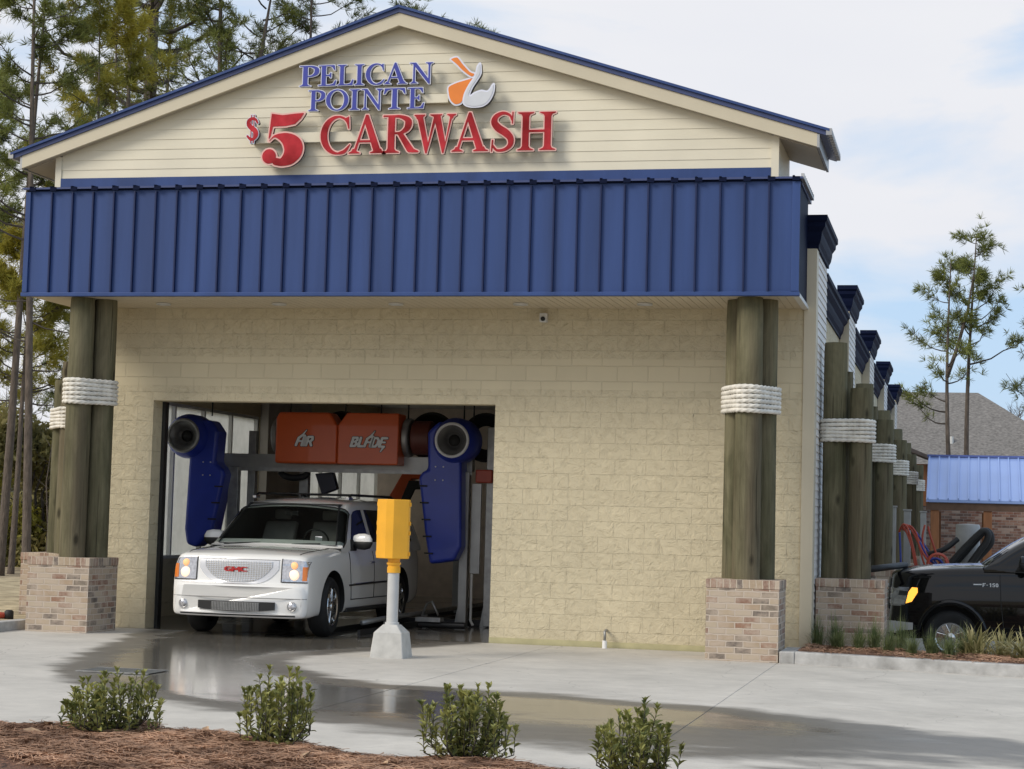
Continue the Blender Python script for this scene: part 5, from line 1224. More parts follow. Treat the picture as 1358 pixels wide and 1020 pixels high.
cab = MB(); cab.add([(-.86, 1.40, 1.205), (.86, 1.40, 1.205), (.86, 3.3, 1.205), (-.86, 3.3, 1.205), (-.66, 2.04, 1.77), (.66, 2.04, 1.77), (.66, 3.3, 1.77), (-.66, 3.3, 1.77), (-.86, 1.95, 1.205), (.86, 1.95, 1.205)],
    [(0, 1, 2, 3), (4, 5, 6, 7), (2, 3, 7, 6), (8, 3, 7, 4), (9, 2, 6, 5), (0, 8, 4), (1, 9, 5)]); cab.build('cab_lining', pmat('cabin_trim', (.07, .068, .065), .7, var=.1), S.root, world=False, recalc=False)
for sg in (-1, 1):
    st_ = MB().prism([(2.35, 1.24), (2.5, 1.24), (2.62, 1.50), (2.52, 1.52)], 'x', sg*.36-.24, sg*.36+.24).build('front_seat', mt['seat'], S.root, world=False, bevel=.03)
    MB().box(sg*.36-.12, sg*.36+.12, 2.54, 2.64, 1.54, 1.68).build('headrest', mt['seat'], st_, world=False, bevel=.03)
q = MB(); q.tube([(.37+.18*math.cos(a), 1.98-.06*math.sin(a), 1.26+.15*math.sin(a)) for a in np.linspace(0, 2*PI, 24, endpoint=False)], .014, 6, closed=True); q.build('steering_wheel', mt['dark'], S.root, world=False, smooth=True)
MB().box(.52, .62, 1.52, 1.524, 1.262, 1.32).build('windscreen_sticker', mt['white'], S.root, world=False)
for u in (2.8, 4.0): MB().box(-.69, .69, u, u+.06, 1.905, 1.925).build('cross_bar', mt['darkm'], S.cabo, world=False, bevel=.008)
MB().box(-.02, .02, 2.25, 2.32, 1.86, 1.90).build('antenna', mt['dark'], S.cabo, world=False, bevel=.01)
GZ0, GZ1, GW = .70, .985, .47
glo = lambda x: GZ0+.02+.20*abs(x/GW)**3.4
S.front_patch(-.55, .55, lambda x: GZ0-.012+.20*abs(x/.55)**4, lambda x: 1.005, 'grille_surround', mt['chromelight'], S.bodyo, off=.008, nx_=30, nz_=14)
gr = S.front_patch(-GW, GW, glo, lambda x: GZ1, 'grille', mt['chromedull'], S.bodyo, off=.016, nx_=26)
gl = MB()
for i in range(27):
    x = -GW+.012+i*(2*GW-.024)/26; gl.tube([(x, S.front_pt(x, z)-.018, z) for z in np.linspace(glo(x), GZ1, 6)], .0045, 4)
for z in np.arange(GZ0+.04, GZ1, .025):
    xm = GW*min(1, max(0, (z-GZ0-.02)/.20))**(1/3.4)-.006; gl.tube([(x, S.front_pt(x, z)-.018, z) for x in np.linspace(-xm, xm, 12)], .004, 4)
gl.build('grille_mesh', mt['chrome'], S.bodyo, world=False)
x = -.165
for ch in 'GMC':
    tf = lambda u, v, x=x: (x+u*.135, .852+v*.06)
    me = glyph_mesh(IT[ch], (-.15, .9, -.12, 1.1), .01, tf, 0, .012, 60); me.transform(Matrix.Translation((0, S.front_pt(0, .88)-.045, 0)))
    link('badge_letter', me, mt['redbadge'], gr, world=False); x += {'G': .10, 'M': .122, 'C': .10}[ch]
for sg in (-1, 1):
    a, b = sorted((sg*.60, sg*.93))
    lo = lambda x: .735; up = lambda x: 1.025-.03*max(0, (abs(x)-.6)/.33)**2
    hl = S.front_patch(a, b, lo, up, 'headlight', mt['lens'], S.bodyo, off=.010, nx_=18)
    S.front_patch(min(sg*.585, sg*.600), max(sg*.585, sg*.600), lambda x: .725, lambda x: 1.03, 'lamp_bezel', mt['darkm'], hl, off=.008, nx_=3)
    S.front_patch(a, b, lambda x: .722, lambda x: .735, 'lamp_bezel', mt['darkm'], hl, off=.009, nx_=18, nz_=3)
    a2, b2 = sorted((sg*.865, sg*.925))
    S.front_patch(a2, b2, lambda x: .75, lambda x: .93, 'marker_lamp', mt['amber'], hl, off=.016, nx_=8)
    for z, r_, m_ in ((.945, .048, 'lamp_dimamber'), (.82, .070, 'lamp_warm')):
        xx = sg*.755; yy = S.front_pt(xx, z)-.018; MB().lathe([(0, -.010), (r_*.55, -.008), (r_, .002), (r_*1.0, .01)], (xx, yy, z), 'y', 20).build('lamp', mt[m_], hl, world=False, smooth=True)
    yy = S.front_pt(sg*.755, .415)-.008
    fg = MB().lathe([(.0, .0), (.045, -.004), (.052, .006)], (sg*.755, yy, .415), 'y', 24).build('fog_lamp', mt['lens'], S.bodyo, world=False, smooth=True)
    MB().lathe([(.052, -.002), (.060, -.006), (.066, .012)], (sg*.755, yy, .415), 'y', 24).build('fog_lamp_ring', mt['chromedull'], fg, world=False, smooth=True)
S.front_patch(-.53, .53, lambda x: .335+.03*(abs(x)/.53)**2, lambda x: .465, 'lower_intake', mt['dark'], S.bodyo, off=.004)
im = S.front_patch(-.33, .33, lambda x: .345, lambda x: .455, 'intake_mesh', mt['galvst'], S.bodyo, off=.010)
q = MB()
for i in range(30):
    x = -.32+i*.64/29; q.tube([(x, S.front_pt(x, .4)-.014, .347), (x, S.front_pt(x, .4)-.014, .453)], .003, 4)
q.build('intake_bars', mt['darkm'], im, world=False)
MB().tube([(x, S.front_pt(x, .515)+.0015, .515) for x in np.linspace(-.93, .93, 50)], .006, 6).build('bumper_groove', pmat('paint_groove', (.30, .29, .28), .4), S.bodyo, world=False, smooth=True)
S.front_patch(-.80, .80, lambda x: .262, lambda x: .300, 'air_dam', mt['dark'], S.bodyo, off=.002, nx_=24, nz_=3)
for sg in (-1, 1):
    pth = []
    for u in np.linspace(.22, 1.40, 22): pth.append((sg*(S.W*S.w(u)*.80-.0), S.bend(u, S.W*.8), S.zt(u)+.001))
    MB().tube(pth, .0055, 6).build('bonnet_seam', mt['dark'], S.bodyo, world=False, smooth=True)
    MB().tube([S.cab_pt(u, .505) if sg > 0 else tuple([-S.cab_pt(u, .505)[0]]+list(S.cab_pt(u, .505)[1:])) for u in np.linspace(1.44, 2.06, 16)], .012, 6).build('windscreen_seal', mt['dark'], S.cabo, world=False, smooth=True)
top = [S.cab_pt(2.065, q) for q in np.linspace(.50, 1, 12)]; MB().tube([(-a, b, c) for a, b, c in top]+[(a, b, c) for a, b, c in top[::-1]][1:], .012, 6).build('windscreen_seal', mt['dark'], S.cabo, world=False, smooth=True)
# hood edges and shut line
S.front_patch(-.56, .56, lambda x: 1.006, lambda x: 1.012, 'bonnet_shut_line', mt['dark'], S.bodyo, off=.003, nx_=20, nz_=2)
for sg in (-1, 1): S.wheel(sg*.86, 1.0, .395, .262, 6, steer=R(4)); S.wheel(sg*.86, 3.95, .395, .262, 6)
S.mirror(1.86, 1.27, mt['carwhite'], mt['dark'], .90)
for sg, x0 in ((1, -.75), (1, .02)):
    MB().tube([S.cab_pt(1.47, .8)[0:0] or (x0, 1.36, 1.19), (x0+.45, 1.385, 1.215), (x0+.62, 1.40, 1.22)], .009, 6).build('wiper', mt['dark'], S.cabo, world=False)
MB().box(-.09, .09, 1.98, 2.01, 1.60, 1.66).build('interior_mirror', mt['dark'], S.cabo, world=False)

# ---- black pickup beside the bed, nose to the building
T_ = Car('pickup_truck', (.72, 5.5, -.335), R(-90), 2.0, 5.9,
         w=[(0, .82), (.05, .88), (.15, .925), (.4, .96), (.9, .985), (5.5, .985), (5.9, .96)],
         zb=[(0, .42), (.06, .38), (.3, .36), (5.5, .42), (5.9, .5)],
         zt=[(0, .66), (.02, .72), (.035, .95), (.05, 1.20), (.08, 1.30), (.16, 1.345), (.45, 1.385), (1.07, 1.435), (1.5, 1.45), (3.9, 1.47), (4.0, 1.45), (5.7, 1.47), (5.9, 1.43)],
         Hc=[(1.42, 1.42), (1.65, 1.60), (1.95, 1.80), (2.2, 1.92), (2.45, 1.97), (2.9, 1.995), (3.5, 1.98), (3.75, 1.92), (3.9, 1.46)],
         wb=.945, slope=.26, belt=1.43, crown=.05, bulge=.12, paint=mt['carblack'], axles=(.96, 4.62), RW=.40, arch=.45)
tag(T_.root, 'black pickup truck parked nose to the wall behind the planting bed', 'pickup truck')
us = [0, .01, .02, .028, .035, .043, .05, .06, .07, .08, .10, .13, .16, .2, .26, .33, .4, .5]+list(np.linspace(.6, 5.7, 44))+[5.8, 5.87, 5.9]
T_.body(us); T_.cabin(); T_.glass_top(1.50, 2.05, 'windscreen'); 
T_.side_panel([(1.92, 1.48), (2.66, 1.48), (2.66, 1.87), (2.38, 1.86), (2.22, 1.79)], 'side_window', bk, T_.cabo)
T_.side_panel([(2.76, 1.48), (3.6, 1.48), (3.55, 1.86), (2.76, 1.87)], 'side_window', bk, T_.cabo)
for ln in ([(1.66, 1.34), (1.68, .9), (1.72, .55)], [(2.68, 1.35), (2.68, .55)], [(3.75, 1.36), (3.75, .55)]):
    T_.side_strip(ln, .006, 'door_seam', mt['dark'], T_.bodyo, off=.003)
# arch lip
for u in T_.axles:
    for sg in (-1, 1):
        pts = [(u+.50*math.cos(a), .42+.50*math.sin(a)) for a in np.linspace(.12, PI-.12, 26)]
        MB().tube([(sg*(T_.side_x(q, z)+.0), T_.bend(q, .98), z) for q, z in pts], .042, 10).build('arch_lip', mt['carblack'], T_.bodyo, world=False, smooth=True)
T_.front_patch(-.60, .60, lambda x: .78, lambda x: 1.24, 'grille', mt['darkm'], T_.bodyo, off=.012)
g_ = MB()
for z in (.85, .94, 1.03, 1.12): g_.tube([(x, T_.front_pt(x, z)-.03, z) for x in np.linspace(-.6, .6, 12)], .018, 8)
g_.build('grille_bar', mt['chromedull'], T_.bodyo, world=False, smooth=True)
for sg in (-1, 1):
    a, b = sorted((sg*.64, sg*.93)); hl = T_.front_patch(a, b, lambda x: .84, lambda x: 1.13-.04*((abs(x)-.64)/.3)**2, 'headlight', mt['lens2'] if 'lens2' in mt else pmat('smoked_lens', (.30, .30, .31), .08, metal=.6, var=.3, scale=20, coat=1), T_.bodyo, off=.010)
    # wrap-round side part of the lamp with its lit amber corner
    T_.side_panel([(.10, .85), (.30, .86), (.33, 1.0), (.36, 1.12), (.20, 1.12), (.10, 1.0)], 'side_lens', hl.data.materials[0], hl, cab=False, sides=(sg,), off=.010)
    T_.side_panel([(.13, .87), (.29, .875), (.30, .93), (.15, .95)], 'reflector', mt['chromedull'], hl, cab=False, sides=(sg,), off=.013)
    T_.side_panel([(.20, 1.0), (.33, 1.0), (.345, 1.06), (.22, 1.07)], 'reflector', mt['darkm'], hl, cab=False, sides=(sg,), off=.013)
    T_.side_panel([(.31, .88), (.40, .91), (.485, 1.05), (.48, 1.115), (.40, 1.12), (.35, 1.05)], 'corner_lamp', mt['lamp_amber'], hl, cab=False, sides=(sg,), off=.014)
bp_ = T_.front_patch(-.9, .9, lambda x: .44, lambda x: .62, 'bumper', mt['chrome'], T_.bodyo, off=.03, nx_=30, thick=.06)
for sg in (-1, 1): T_.side_panel([(.08, .46), (.42, .50), (.42, .60), (.08, .62)], 'bumper_end', mt['chromelight'], T_.bodyo, cab=False, sides=(sg,), off=.015)
for sg in (-1, 1): T_.wheel(sg*.86, .96, .40, .232, 7); T_.wheel(sg*.86, 4.62, .40, .232, 7)
T_.mirror(1.99, 1.53, mt['carblack'], mt['dark'], .93)
T_.side_strip([(1.28, 1.19), (1.40, 1.193)], .010, 'badge_bar', mt['silver'], T_.bodyo, off=.010)
x = 1.42
for ch in 'F-150':
    for sg in (1, -1):
        tf = lambda u, v, x=x: (x+u*.065 if sg > 0 else 2.90-(x+u*.065), 1.165+v*.05)
        me = glyph_mesh(IT[ch], (-.15, .8, -.12, 1.1), .0, tf, 0, .006, 40)
        me.transform(Matrix.Rotation(R(90)*sg, 4, 'Z')); me.transform(Matrix.Translation((sg*(T_.side_x(1.4, 1.19)+.004), 0, 0)) if sg > 0 else Matrix.Translation((-(T_.side_x(1.4, 1.19)+.004), 2.90, 0)))
        link('badge_letter', me, mt['silver'], T_.bodyo, world=False)
    x += .045
# load bed hollow, rear lamps
MB().box(-.8, .8, 4.02, 5.8, 1.525, 1.54).build('bed_cover', mt['dark'], T_.root, world=False)
for sg in (-1, 1): MB().box(sg*.93-.05, sg*.93+.05, 5.82, 5.93, .95, 1.35).build('tail_lamp', mt['redbadge'], T_.root, world=False, bevel=.02)

# ================================================================== VACUUM STATION
V_ = empty('vacuum_canister', (2.0, 12, -.335)); tag(V_, 'grey vacuum canister with thick black hose looped over it behind the pickup', 'vacuum')
MB().lathe([(0, 0), (.26, 0), (.26, .05), (.22, .08), (.22, 2.08), (.20, 2.11), (0, 2.12)], (1.93, 12, -.335), 'z', 36).build('canister', mt['canister'], V_, angle=40, smooth=True)
for dy, r0 in ((-.35, 0), (-.55, .09)):
    pts = catmull([(1.25, 12+dy, .62+r0), (1.55, 12+dy, .88+r0), (1.85, 12+dy, 1.22+r0), (2.10, 12+dy, 1.52+r0*.6), (2.24-r0*.3, 12+dy, 1.66), (2.33-r0*.5, 12+dy, 1.60), (2.34-r0, 12+dy, 1.45), (2.22-r0, 12+dy, 1.28), (1.9, 12+dy, .95), (1.6, 12+dy, .62)], 6)
    MB().tube(pts, .062, 10).build('hose', mt['dark'], V_, smooth=True)
MB().tube(catmull([(1.15, 11.6, 1.18), (1.5, 11.6, 1.30), (1.75, 11.7, 1.50)], 6), .05, 10).build('hose', mt['dark'], V_, smooth=True)
for kk, (x, y, h) in enumerate(((.575, 11.6, 2.05), (.82, 12.4, 2.0), (.98, 19, 2.05))):
    t = empty('vacuum_post', (x, y, -.335)); tag(t, ['grey square hose post nearest the pickup nose', 'second grey hose post, behind the red hoses', 'third grey hose post, farthest along the side wall'][kk], 'post', 'grey hose posts along the side wall')
    MB().box(x-.065, x+.065, y-.065, y+.065, -.335, h).build('post', mt['canister'], t, bevel=.01); MB().box(x-.08, x+.08, y-.08, y+.08, h+.001, h+.03).build('cap', mt['canister'], t)
def hose(name, pts, r_, m_, label, grp):
    o = MB().tube(catmull(pts, 8), r_, 8).build(name, m_, smooth=True); tag(o, label, 'hose', grp); return o
hz = [('redhose', [(.80, 11.5, 1.62), (.88, 11.4, 1.72), (1.0, 11.4, 1.6), (1.08, 11.4, 1.3), (1.2, 11.4, .95), (1.42, 11.4, .83)], 'red hose in the middle of the bundle with a steep bend'),
      ('redhose', [(.70, 11.45, 1.60), (.77, 11.35, 1.70), (.90, 11.3, 1.45), (1.0, 11.3, 1.0), (1.03, 11.3, .6)], 'red hose hanging steeply in front of the leftmost one'),
      ('redhose', [(1.16, 11.6, 1.74), (1.12, 11.55, 1.5), (1.18, 11.5, 1.2), (1.34, 11.5, .9)], 'red hose with a reversed curve near the thin one'),
      ('bluehose', [(.92, 11.6, 1.68), (1.06, 11.5, 1.45), (1.25, 11.5, 1.12), (1.55, 11.5, .9)], 'blue hose lying over the red hoses at the front'),
      ('redhose', [(.72, 11.4, 1.65), (.78, 11.3, 1.74), (.86, 11.3, 1.66), (.98, 11.3, 1.25), (1.08, 11.3, .7), (1.12, 11.3, .3)], 'red hose hanging leftmost over the hose posts'),
      ('redhose', [(.74, 11.5, 1.66), (.84, 11.4, 1.73), (.98, 11.4, 1.55), (1.15, 11.4, 1.2), (1.35, 11.4, .95), (1.60, 11.4, .80)], 'red hose sagging long and low to the right'),
      ('redhose', [(.76, 11.6, 1.64), (.90, 11.5, 1.70), (1.10, 11.5, 1.38), (1.32, 11.5, .95), (1.40, 11.5, .6)], 'red hose dropping between the two others'),
      ('redhose', [(1.22, 11.5, 1.72), (1.26, 11.5, 1.55), (1.38, 11.5, 1.2), (1.5, 11.5, .9)], 'thin red hose farthest right of the hanging bundle'),
      ('bluehose', [(.70, 11.7, 1.6), (.73, 11.6, 1.1), (.74, 11.6, .4)], 'blue hose hanging straight beside the first grey post'),
      ('bluehose', [(.88, 11.8, 1.66), (1.0, 11.7, 1.60), (1.2, 11.7, 1.3), (1.4, 11.7, 1.0), (1.5, 11.7, .85)], 'blue hose running down through the red bundle')]
for m_, p_, lb in hz: hose('vacuum_hose', p_, 0.019, mt[m_], lb, 'coloured hoses on the vacuum posts')
hose('vacuum_hose', [(1.40+.19*math.cos(a)*(1-a*.012), 11.3-.01*a, 1.03+.20*math.sin(a)*(1-a*.012)) for a in np.linspace(0, 4.2*PI, 36)], .020, mt['redhose'], 'red hose coiled in loops beside the canister', 'coloured hoses on the vacuum posts')
hose('vacuum_hose', [(1.36+.13*math.cos(a), 11.42+.01*a, 1.0+.13*math.sin(a)) for a in np.linspace(0, 3.6*PI, 30)], .024, mt['bluehose'], 'blue hose coiled inside the red loops', 'coloured hoses on the vacuum posts')
t = MB().tube([(.35, 3.9, 1.02), (.65, 3.95, 1.06), (1.0, 5.2, 1.10)], .05, 10).build('rubber_bumper', mt['dark'], smooth=True); tag(t, 'black rubber tube resting level on the pier tops ahead of the pickup', 'rubber tube')

# ================================================================== BLUE-ROOFED SHELTER, HOUSE
P_ = empty('shelter', (3.4, 20.5, -.335)); tag(P_, 'open shelter with pale blue metal roof on orange timber posts', 'shelter')
mb = MB().prism([(19.9, 2.30), (21.9, 3.32), (23.9, 2.30), (23.9, 2.36), (21.9, 3.40), (19.9, 2.36)], 'x', 1.02, 6.6).build('roof', mt['lightblue'], P_)
t = MB(); x = 1.04
while x < 6.6:
    t.prism([(19.88, 2.362), (21.9, 3.402), (21.9, 3.435), (19.88, 2.395)], 'x', x, x+.03); x += .225
t.build('roof_rib', mt['lightblue'], P_)
MB().box(1.0, 6.62, 21.86, 21.95, 3.40, 3.45).build('ridge_cap', pmat('ridge_blue', (.09, .13, .35), .4), P_)
MB().box(1.02, 6.6, 19.95, 20.1, 2.12, 2.29).build('beam', mt['brownwood'], P_)
for x in (1.12, 2.28, 4.4, 6.3):
    f_ = MB().box(x, x+.19, 19.98, 20.17, .35, 2.119).build('post', mt['postwood'], P_, bevel=.01)
    MB().box(x-.13, x+.32, 19.86, 20.3, -.335, .80 if x > 2 else .34).build('stone_base', mt['brick'], f_)
    MB().box(x, x+.19, 23.5, 23.7, -.33, 2.119).build('post', mt['postwood'], P_)
H_ = empty('brick_house', (3, 50, -.36)); tag(H_, 'brick house with broad grey shingled hip roof behind the shelter', 'house')
wallgrid([-9, 3.0, 3.9, 5.0, 5.9, 8.2], [-.4, .7, 2.0, 3.1], 48, 48.3, {(1, 1), (3, 1)}).build('wall', mt['redbrick'], H_)
MB().box(8.2-.3, 8.2, 48.301, 60, -.4, 3.1).box(-9, -8.7, 48.301, 60, -.4, 3.1).box(-9, 8.2, 60, 60.3, -.4, 3.1).build('wall', mt['redbrick'], H_)
for x in (3.0, 5.0):
    w_ = MB().box(x, x+.9, 48.1, 48.16, .7, 2.0).build('window', mt['whitealu'], H_); MB().box(x+.06, x+.84, 48.08, 48.099, .76, 1.94).build('pane', mt['carglass'], w_)
rz_ = 6.88
mb = MB().add([(-9.6, 47.4, 3.05), (8.4, 47.4, 3.05), (8.4, 60.9, 3.05), (-9.6, 60.9, 3.05), (-5, 54, rz_+.35), (2.35, 54, rz_+.35)], [(0, 1, 5, 4), (1, 2, 5), (2, 3, 4, 5), (3, 0, 4), (0, 3, 2, 1)])
mb.build('roof', mt['shingle'], H_)
MB().box(-9.7, 8.5, 47.35, 47.399, 2.88, 3.1).build('fascia', mt['trim'], H_)
MB().cyl((1.35, 50.6, 4.9), (1.35, 50.6, 5.3), .09, n=12).build('roof_vent', mt['whitealu'], H_)
# low brick wall and utility box seen under the shelter
t = tag(MB().box(.2, 9, 30, 30.25, -.36, 2.35).build('brick_wall', mt['redbrick']), 'red brown brick wall seen beneath the blue roof', 'brick wall')
t = empty('utility_cabinet', (3.02, 22, -.335)); tag(t, 'pale utility cabinet standing right of the shelter post', 'cabinet')
MB().box(2.72, 3.30, 21.6, 22.1, -.335, 1.27).build('cabinet_body', mt['whitealu'], t, bevel=.02); MB().box(2.76, 3.26, 21.585, 21.599, -.1, 1.2).build('cabinet_door', mt['alu'], t)
t = empty('timber_gable', (.6, 33, -.36)); tag(t, 'small brown timber gable end past the last roped pilings', 'timber shed')
MB().box(.1, .95, 32.6, 33.4, -.36, 3.6).build('wall', mt['postwood'], t)
MB().prism([(-.6, 4.05), (.2, 3.98), (1.35, 3.55), (1.35, 3.63), (.2, 4.10), (-.6, 4.15)], 'y', 32, 34).build('roof', pmat('brown_shingle', (.10, .085, .08), .9, var=.2), t)
MB().box(1.0, 1.15, 32.7, 32.85, -.36, 3.54).build('white_post', mt['whitealu'], t)

# ================================================================== TREES
def tuft_arrays(C, Dn, L, n, wd, r):
    """C centres (k,3), Dn directions, n needles each -> triangles"""
    k = len(C); d = r.randn(k, n, 3); d /= np.linalg.norm(d, axis=2)[:, :, None]; d = d*.85+Dn[:, None, :]*.75+np.array([0, 0, .15]); d /= np.linalg.norm(d, axis=2)[:, :, None]
    l = L*(.7+.5*r.rand(k, n, 1)); side = np.cross(d, r.randn(k, n, 3)); side /= np.linalg.norm(side, axis=2)[:, :, None]+1e-9
    c = C[:, None, :]; c = c+d*.01; a = c-side*wd*.5; b = c+side*wd*.5; tip = c+d*l+np.array([0, 0, -.04])*l; mid = c+d*l*.55
    V = np.stack([a, b, mid+side*wd*.6, tip, mid-side*wd*.6], 2).reshape(-1, 3)
    base = (np.arange(k*n)*5)[:, None]; F_ = np.concatenate([base+np.array([[0, 1, 2]]), base+np.array([[0, 2, 4]]), base+np.array([[4, 2, 3]])], 1).reshape(-1, 3)
    return V, F_
def pine(label, x, y, z0, H, r0, crown0, spread, seed, lean=(0, 0), needle='needle', nl=26, tufts=6, L=.24, wd=.0125, nn=15, group='pine trees behind the car wash', low=(), cat='pine tree', up=.35, fork=None):
    r = np.random.RandomState(seed); rn = random.Random(seed)
    t = empty('pine_tree', (x, y, z0)); tag(t, label, cat, group)
    wob = [rn.uniform(-1, 1)*.10 for _ in range(12)]
    def tp(h):
        f = h/H; return Vector((lean[0]*f+wob[0]*math.sin(f*5+wob[1]*20)*.9, lean[1]*f+wob[2]*math.sin(f*4+wob[3]*20), h))
    N_ = 26; tr = MB(); tr.tube([tp(H*i/N_) for i in range(N_+1)], [r0*(1.25 if i == 0 else 1)*(1-.86*(i/N_)**1.15) for i in range(N_+1)], 12)
    if fork:
        hf, dx, dy, hh = fork; p0 = tp(hf); tr.tube([p0, p0+Vector((dx*.35, dy*.35, hh*.25)), p0+Vector((dx*.75, dy*.75, hh*.6)), p0+Vector((dx, dy, hh))], [r0*.62, r0*.55, r0*.4, r0*.1], 10)
    tr.build('trunk', mt['bark'], t, world=False, smooth=True)
    lm = MB(); C = []; Dn = []
    def add_limb(P, a, l, th, fol=True, upk=up):
        d = Vector((math.cos(a), math.sin(a), 0)); pts = []; droop = rn.uniform(.05, .25)
        for i in range(7):
            s_ = i/6; pts.append(P+d*l*s_+Vector((0, 0, l*(upk*s_+(.25*s_*s_)-droop*math.sin(s_*PI)*.5)))+Vector((rn.uniform(-1, 1), rn.uniform(-1, 1), rn.uniform(-1, 1)))*.05*l*s_)
        lm.tube(pts, [th*(1-.8*i/6) for i in range(7)], 5, cap=False)
        if not fol: return
        for q in range(int(tufts*2.1)):
            s_ = rn.uniform(.38, 1.0); i = min(5, int(s_*6)); f = s_*6-i; P1 = pts[i].lerp(pts[i+1], f)
            a2 = a+rn.uniform(-1.2, 1.2); tl = l*rn.uniform(.08, .30)*(1.25-s_*.5); e = P1+Vector((math.cos(a2), math.sin(a2), rn.uniform(.0, .75)))*tl
            lm.tube([P1, P1.lerp(e, .5)+Vector((0, 0, -.02)), e], [th*.22+.003, th*.16+.003, .003], 3, cap=False)
            dd = (e-P1).normalized()
            for w_ in range(3):
                g = P1.lerp(e, 1-.30*w_)+Vector((rn.gauss(0, .09), rn.gauss(0, .09), rn.gauss(0, .07))); C.append(g); Dn.append(dd)
    for i in range(nl):
        f = (i+rn.random())/nl; h = crown0+(H-crown0)*f**.95; l = spread*(1-.78*f**1.4)*rn.uniform(.55, 1.1)
        add_limb(tp(h), rn.random()*2*PI, l, max(.012, r0*.30*(1-.6*f)))
        if fork and h > fork[0]+fork[3]*.3:
            k_ = min(1, (h-fork[0])/fork[3]); add_limb(tp(fork[0])+Vector((fork[1]*k_, fork[2]*k_, fork[3]*k_)), rn.random()*2*PI, l*.8, max(.01, r0*.18))
    for q in range(10): C.append(tp(H)+Vector((rn.gauss(0, .15), rn.gauss(0, .15), rn.gauss(0, .2)))); Dn.append(Vector((0, 0, 1)))
    for (h, a, l) in low: add_limb(tp(h), a, l, r0*.20, fol=False, upk=rn.uniform(-.15, .25))
    lm.build('limbs', mt['twig'], t, world=False, recalc=False)
    V, F_ = tuft_arrays(np.array([tuple(c) for c in C]), np.array([tuple(d) for d in Dn]), L, nn, wd, r)
    link('crown', fast_mesh('crown', V, F_, 3), mt[needle], t, world=False)
    return t
Z0 = -.25
pine('slim pine with upright trunk left of the blue canopy, bare below and branching above', -20.16, 18.0, Z0, 17.5, .115, 8.2, 2.3, 5, lean=(-.45, 0), nl=30, tufts=5, low=[(5.2, .3, 2.0), (5.9, 2.8, 1.8), (6.4, .1, 2.4), (6.9, 3.3, 1.8), (7.3, -.3, 2.2), (4.4, .4, 1.5)])
pine('slim leaning pine trunk at the far left edge', -21.2, 18.6, Z0, 16, .12, 8.5, 2.0, 6, lean=(.55, .3), nl=20, tufts=5, low=[(4.5, 3.4, 1.2), (6.2, 2.9, 1.5)])
pine('thick-trunked pine rising behind the left roof slope', -23.7, 32, Z0, 25, .40, 13.5, 4.0, 7, nl=30, tufts=7, needle='needle', low=[(15, .25, 3.6), (13.2, .5, 3.4), (14.2, 2.9, 3.0)])
pine('dark thin pine just left of the thick trunk', -22.3, 27.5, Z0, 21, .13, 11, 2.8, 8, lean=(-.2, 0), nl=18, tufts=5, needle='needle_d')
pine('yellow-green young pine over the left eave', -19.6, 20.5, Z0, 16.0, .08, 7.5, 2.8, 9, lean=(-.5, 0), nl=40, tufts=8, needle='needle_y')
pine('yellow-green pine leaning out beside the canopy corner', -21.6, 20, Z0, 8.9, .09, 4.5, 2.1, 19, lean=(.3, 0), nl=34, tufts=10, needle='needle_y')
pine('forked dark pine right of the thick trunk behind the roof', -20.2, 30, Z0, 22, .17, 12, 3.2, 10, lean=(-.5, 0), nl=32, tufts=6, needle='needle', fork=(11.5, 1.6, 0, 7))
pine('bushy pine top above the middle of the left roof slope', -18.0, 31, Z0, 20, .13, 12, 3.2, 11, nl=34, tufts=6, needle='needle_d')
pine('pine tips showing over the roof left of the peak', -14.6, 31, Z0, 17.4, .12, 12, 2.4, 12, nl=22, tufts=5, needle='needle_d')
pine('small pine tip just behind the roof peak', -11.5, 26, Z0, 15.25, .12, 10, 1.9, 13, nl=24, tufts=6, needle='needle_d')
pine('pine crown at the upper left corner', -27.5, 28, Z0, 19.5, .14, 9, 3.0, 14, nl=30, tufts=6, needle='needle')
pine('dense mid green pine behind the upright trunk', -25.5, 33, Z0, 19, .13, 9, 3.0, 15, nl=28, tufts=6, needle='needle_d')
pine('tall pine between the yellow pines and the thick trunk', -24.9, 36, Z0, 23, .13, 10, 3.5, 16, nl=40, tufts=8, needle='needle_y')
pine('low yellow-green pine filling the gap left of the slim trunks', -29.0, 30, Z0, 14, .11, 2.5, 2.6, 71, nl=46, tufts=6, needle='needle_y', L=.28)
pine('olive pine low behind the leaning trunk', -31.5, 36, Z0, 17, .12, 3.0, 3.0, 72, nl=46, tufts=6, needle='needle', L=.28)
pine('broad dark green pine between the wood edge and the roped pilings', -27.2, 38, Z0, 15, .13, 2.5, 3.2, 73, nl=50, tufts=6, needle='needle_d', L=.28)
# right-hand pair in front of the house
pine('twin-stemmed pine in front of the grey shingled roof', 1.49, 32, -.36, 9.9, .10, 4.9, 1.45, 31, lean=(-.1, 0), nl=15, tufts=3, L=.24, fork=(6.45, .75, 0, 3.2), group='pines in front of the brick house', needle='needle')
pine('tall slender leaning pine at the right in front of the house', 1.88, 33, -.36, 10.7, .105, 6.6, 1.8, 32, lean=(.2, 0), nl=20, tufts=3, L=.22, group='pines in front of the brick house', needle='needle')
pine('pine reaching in from the right edge beyond the shelter', 4.5, 32, -.36, 9.5, .11, 4.6, 2.3, 33, nl=24, tufts=4, L=.22, group='pines in front of the brick house', needle='needle_d')

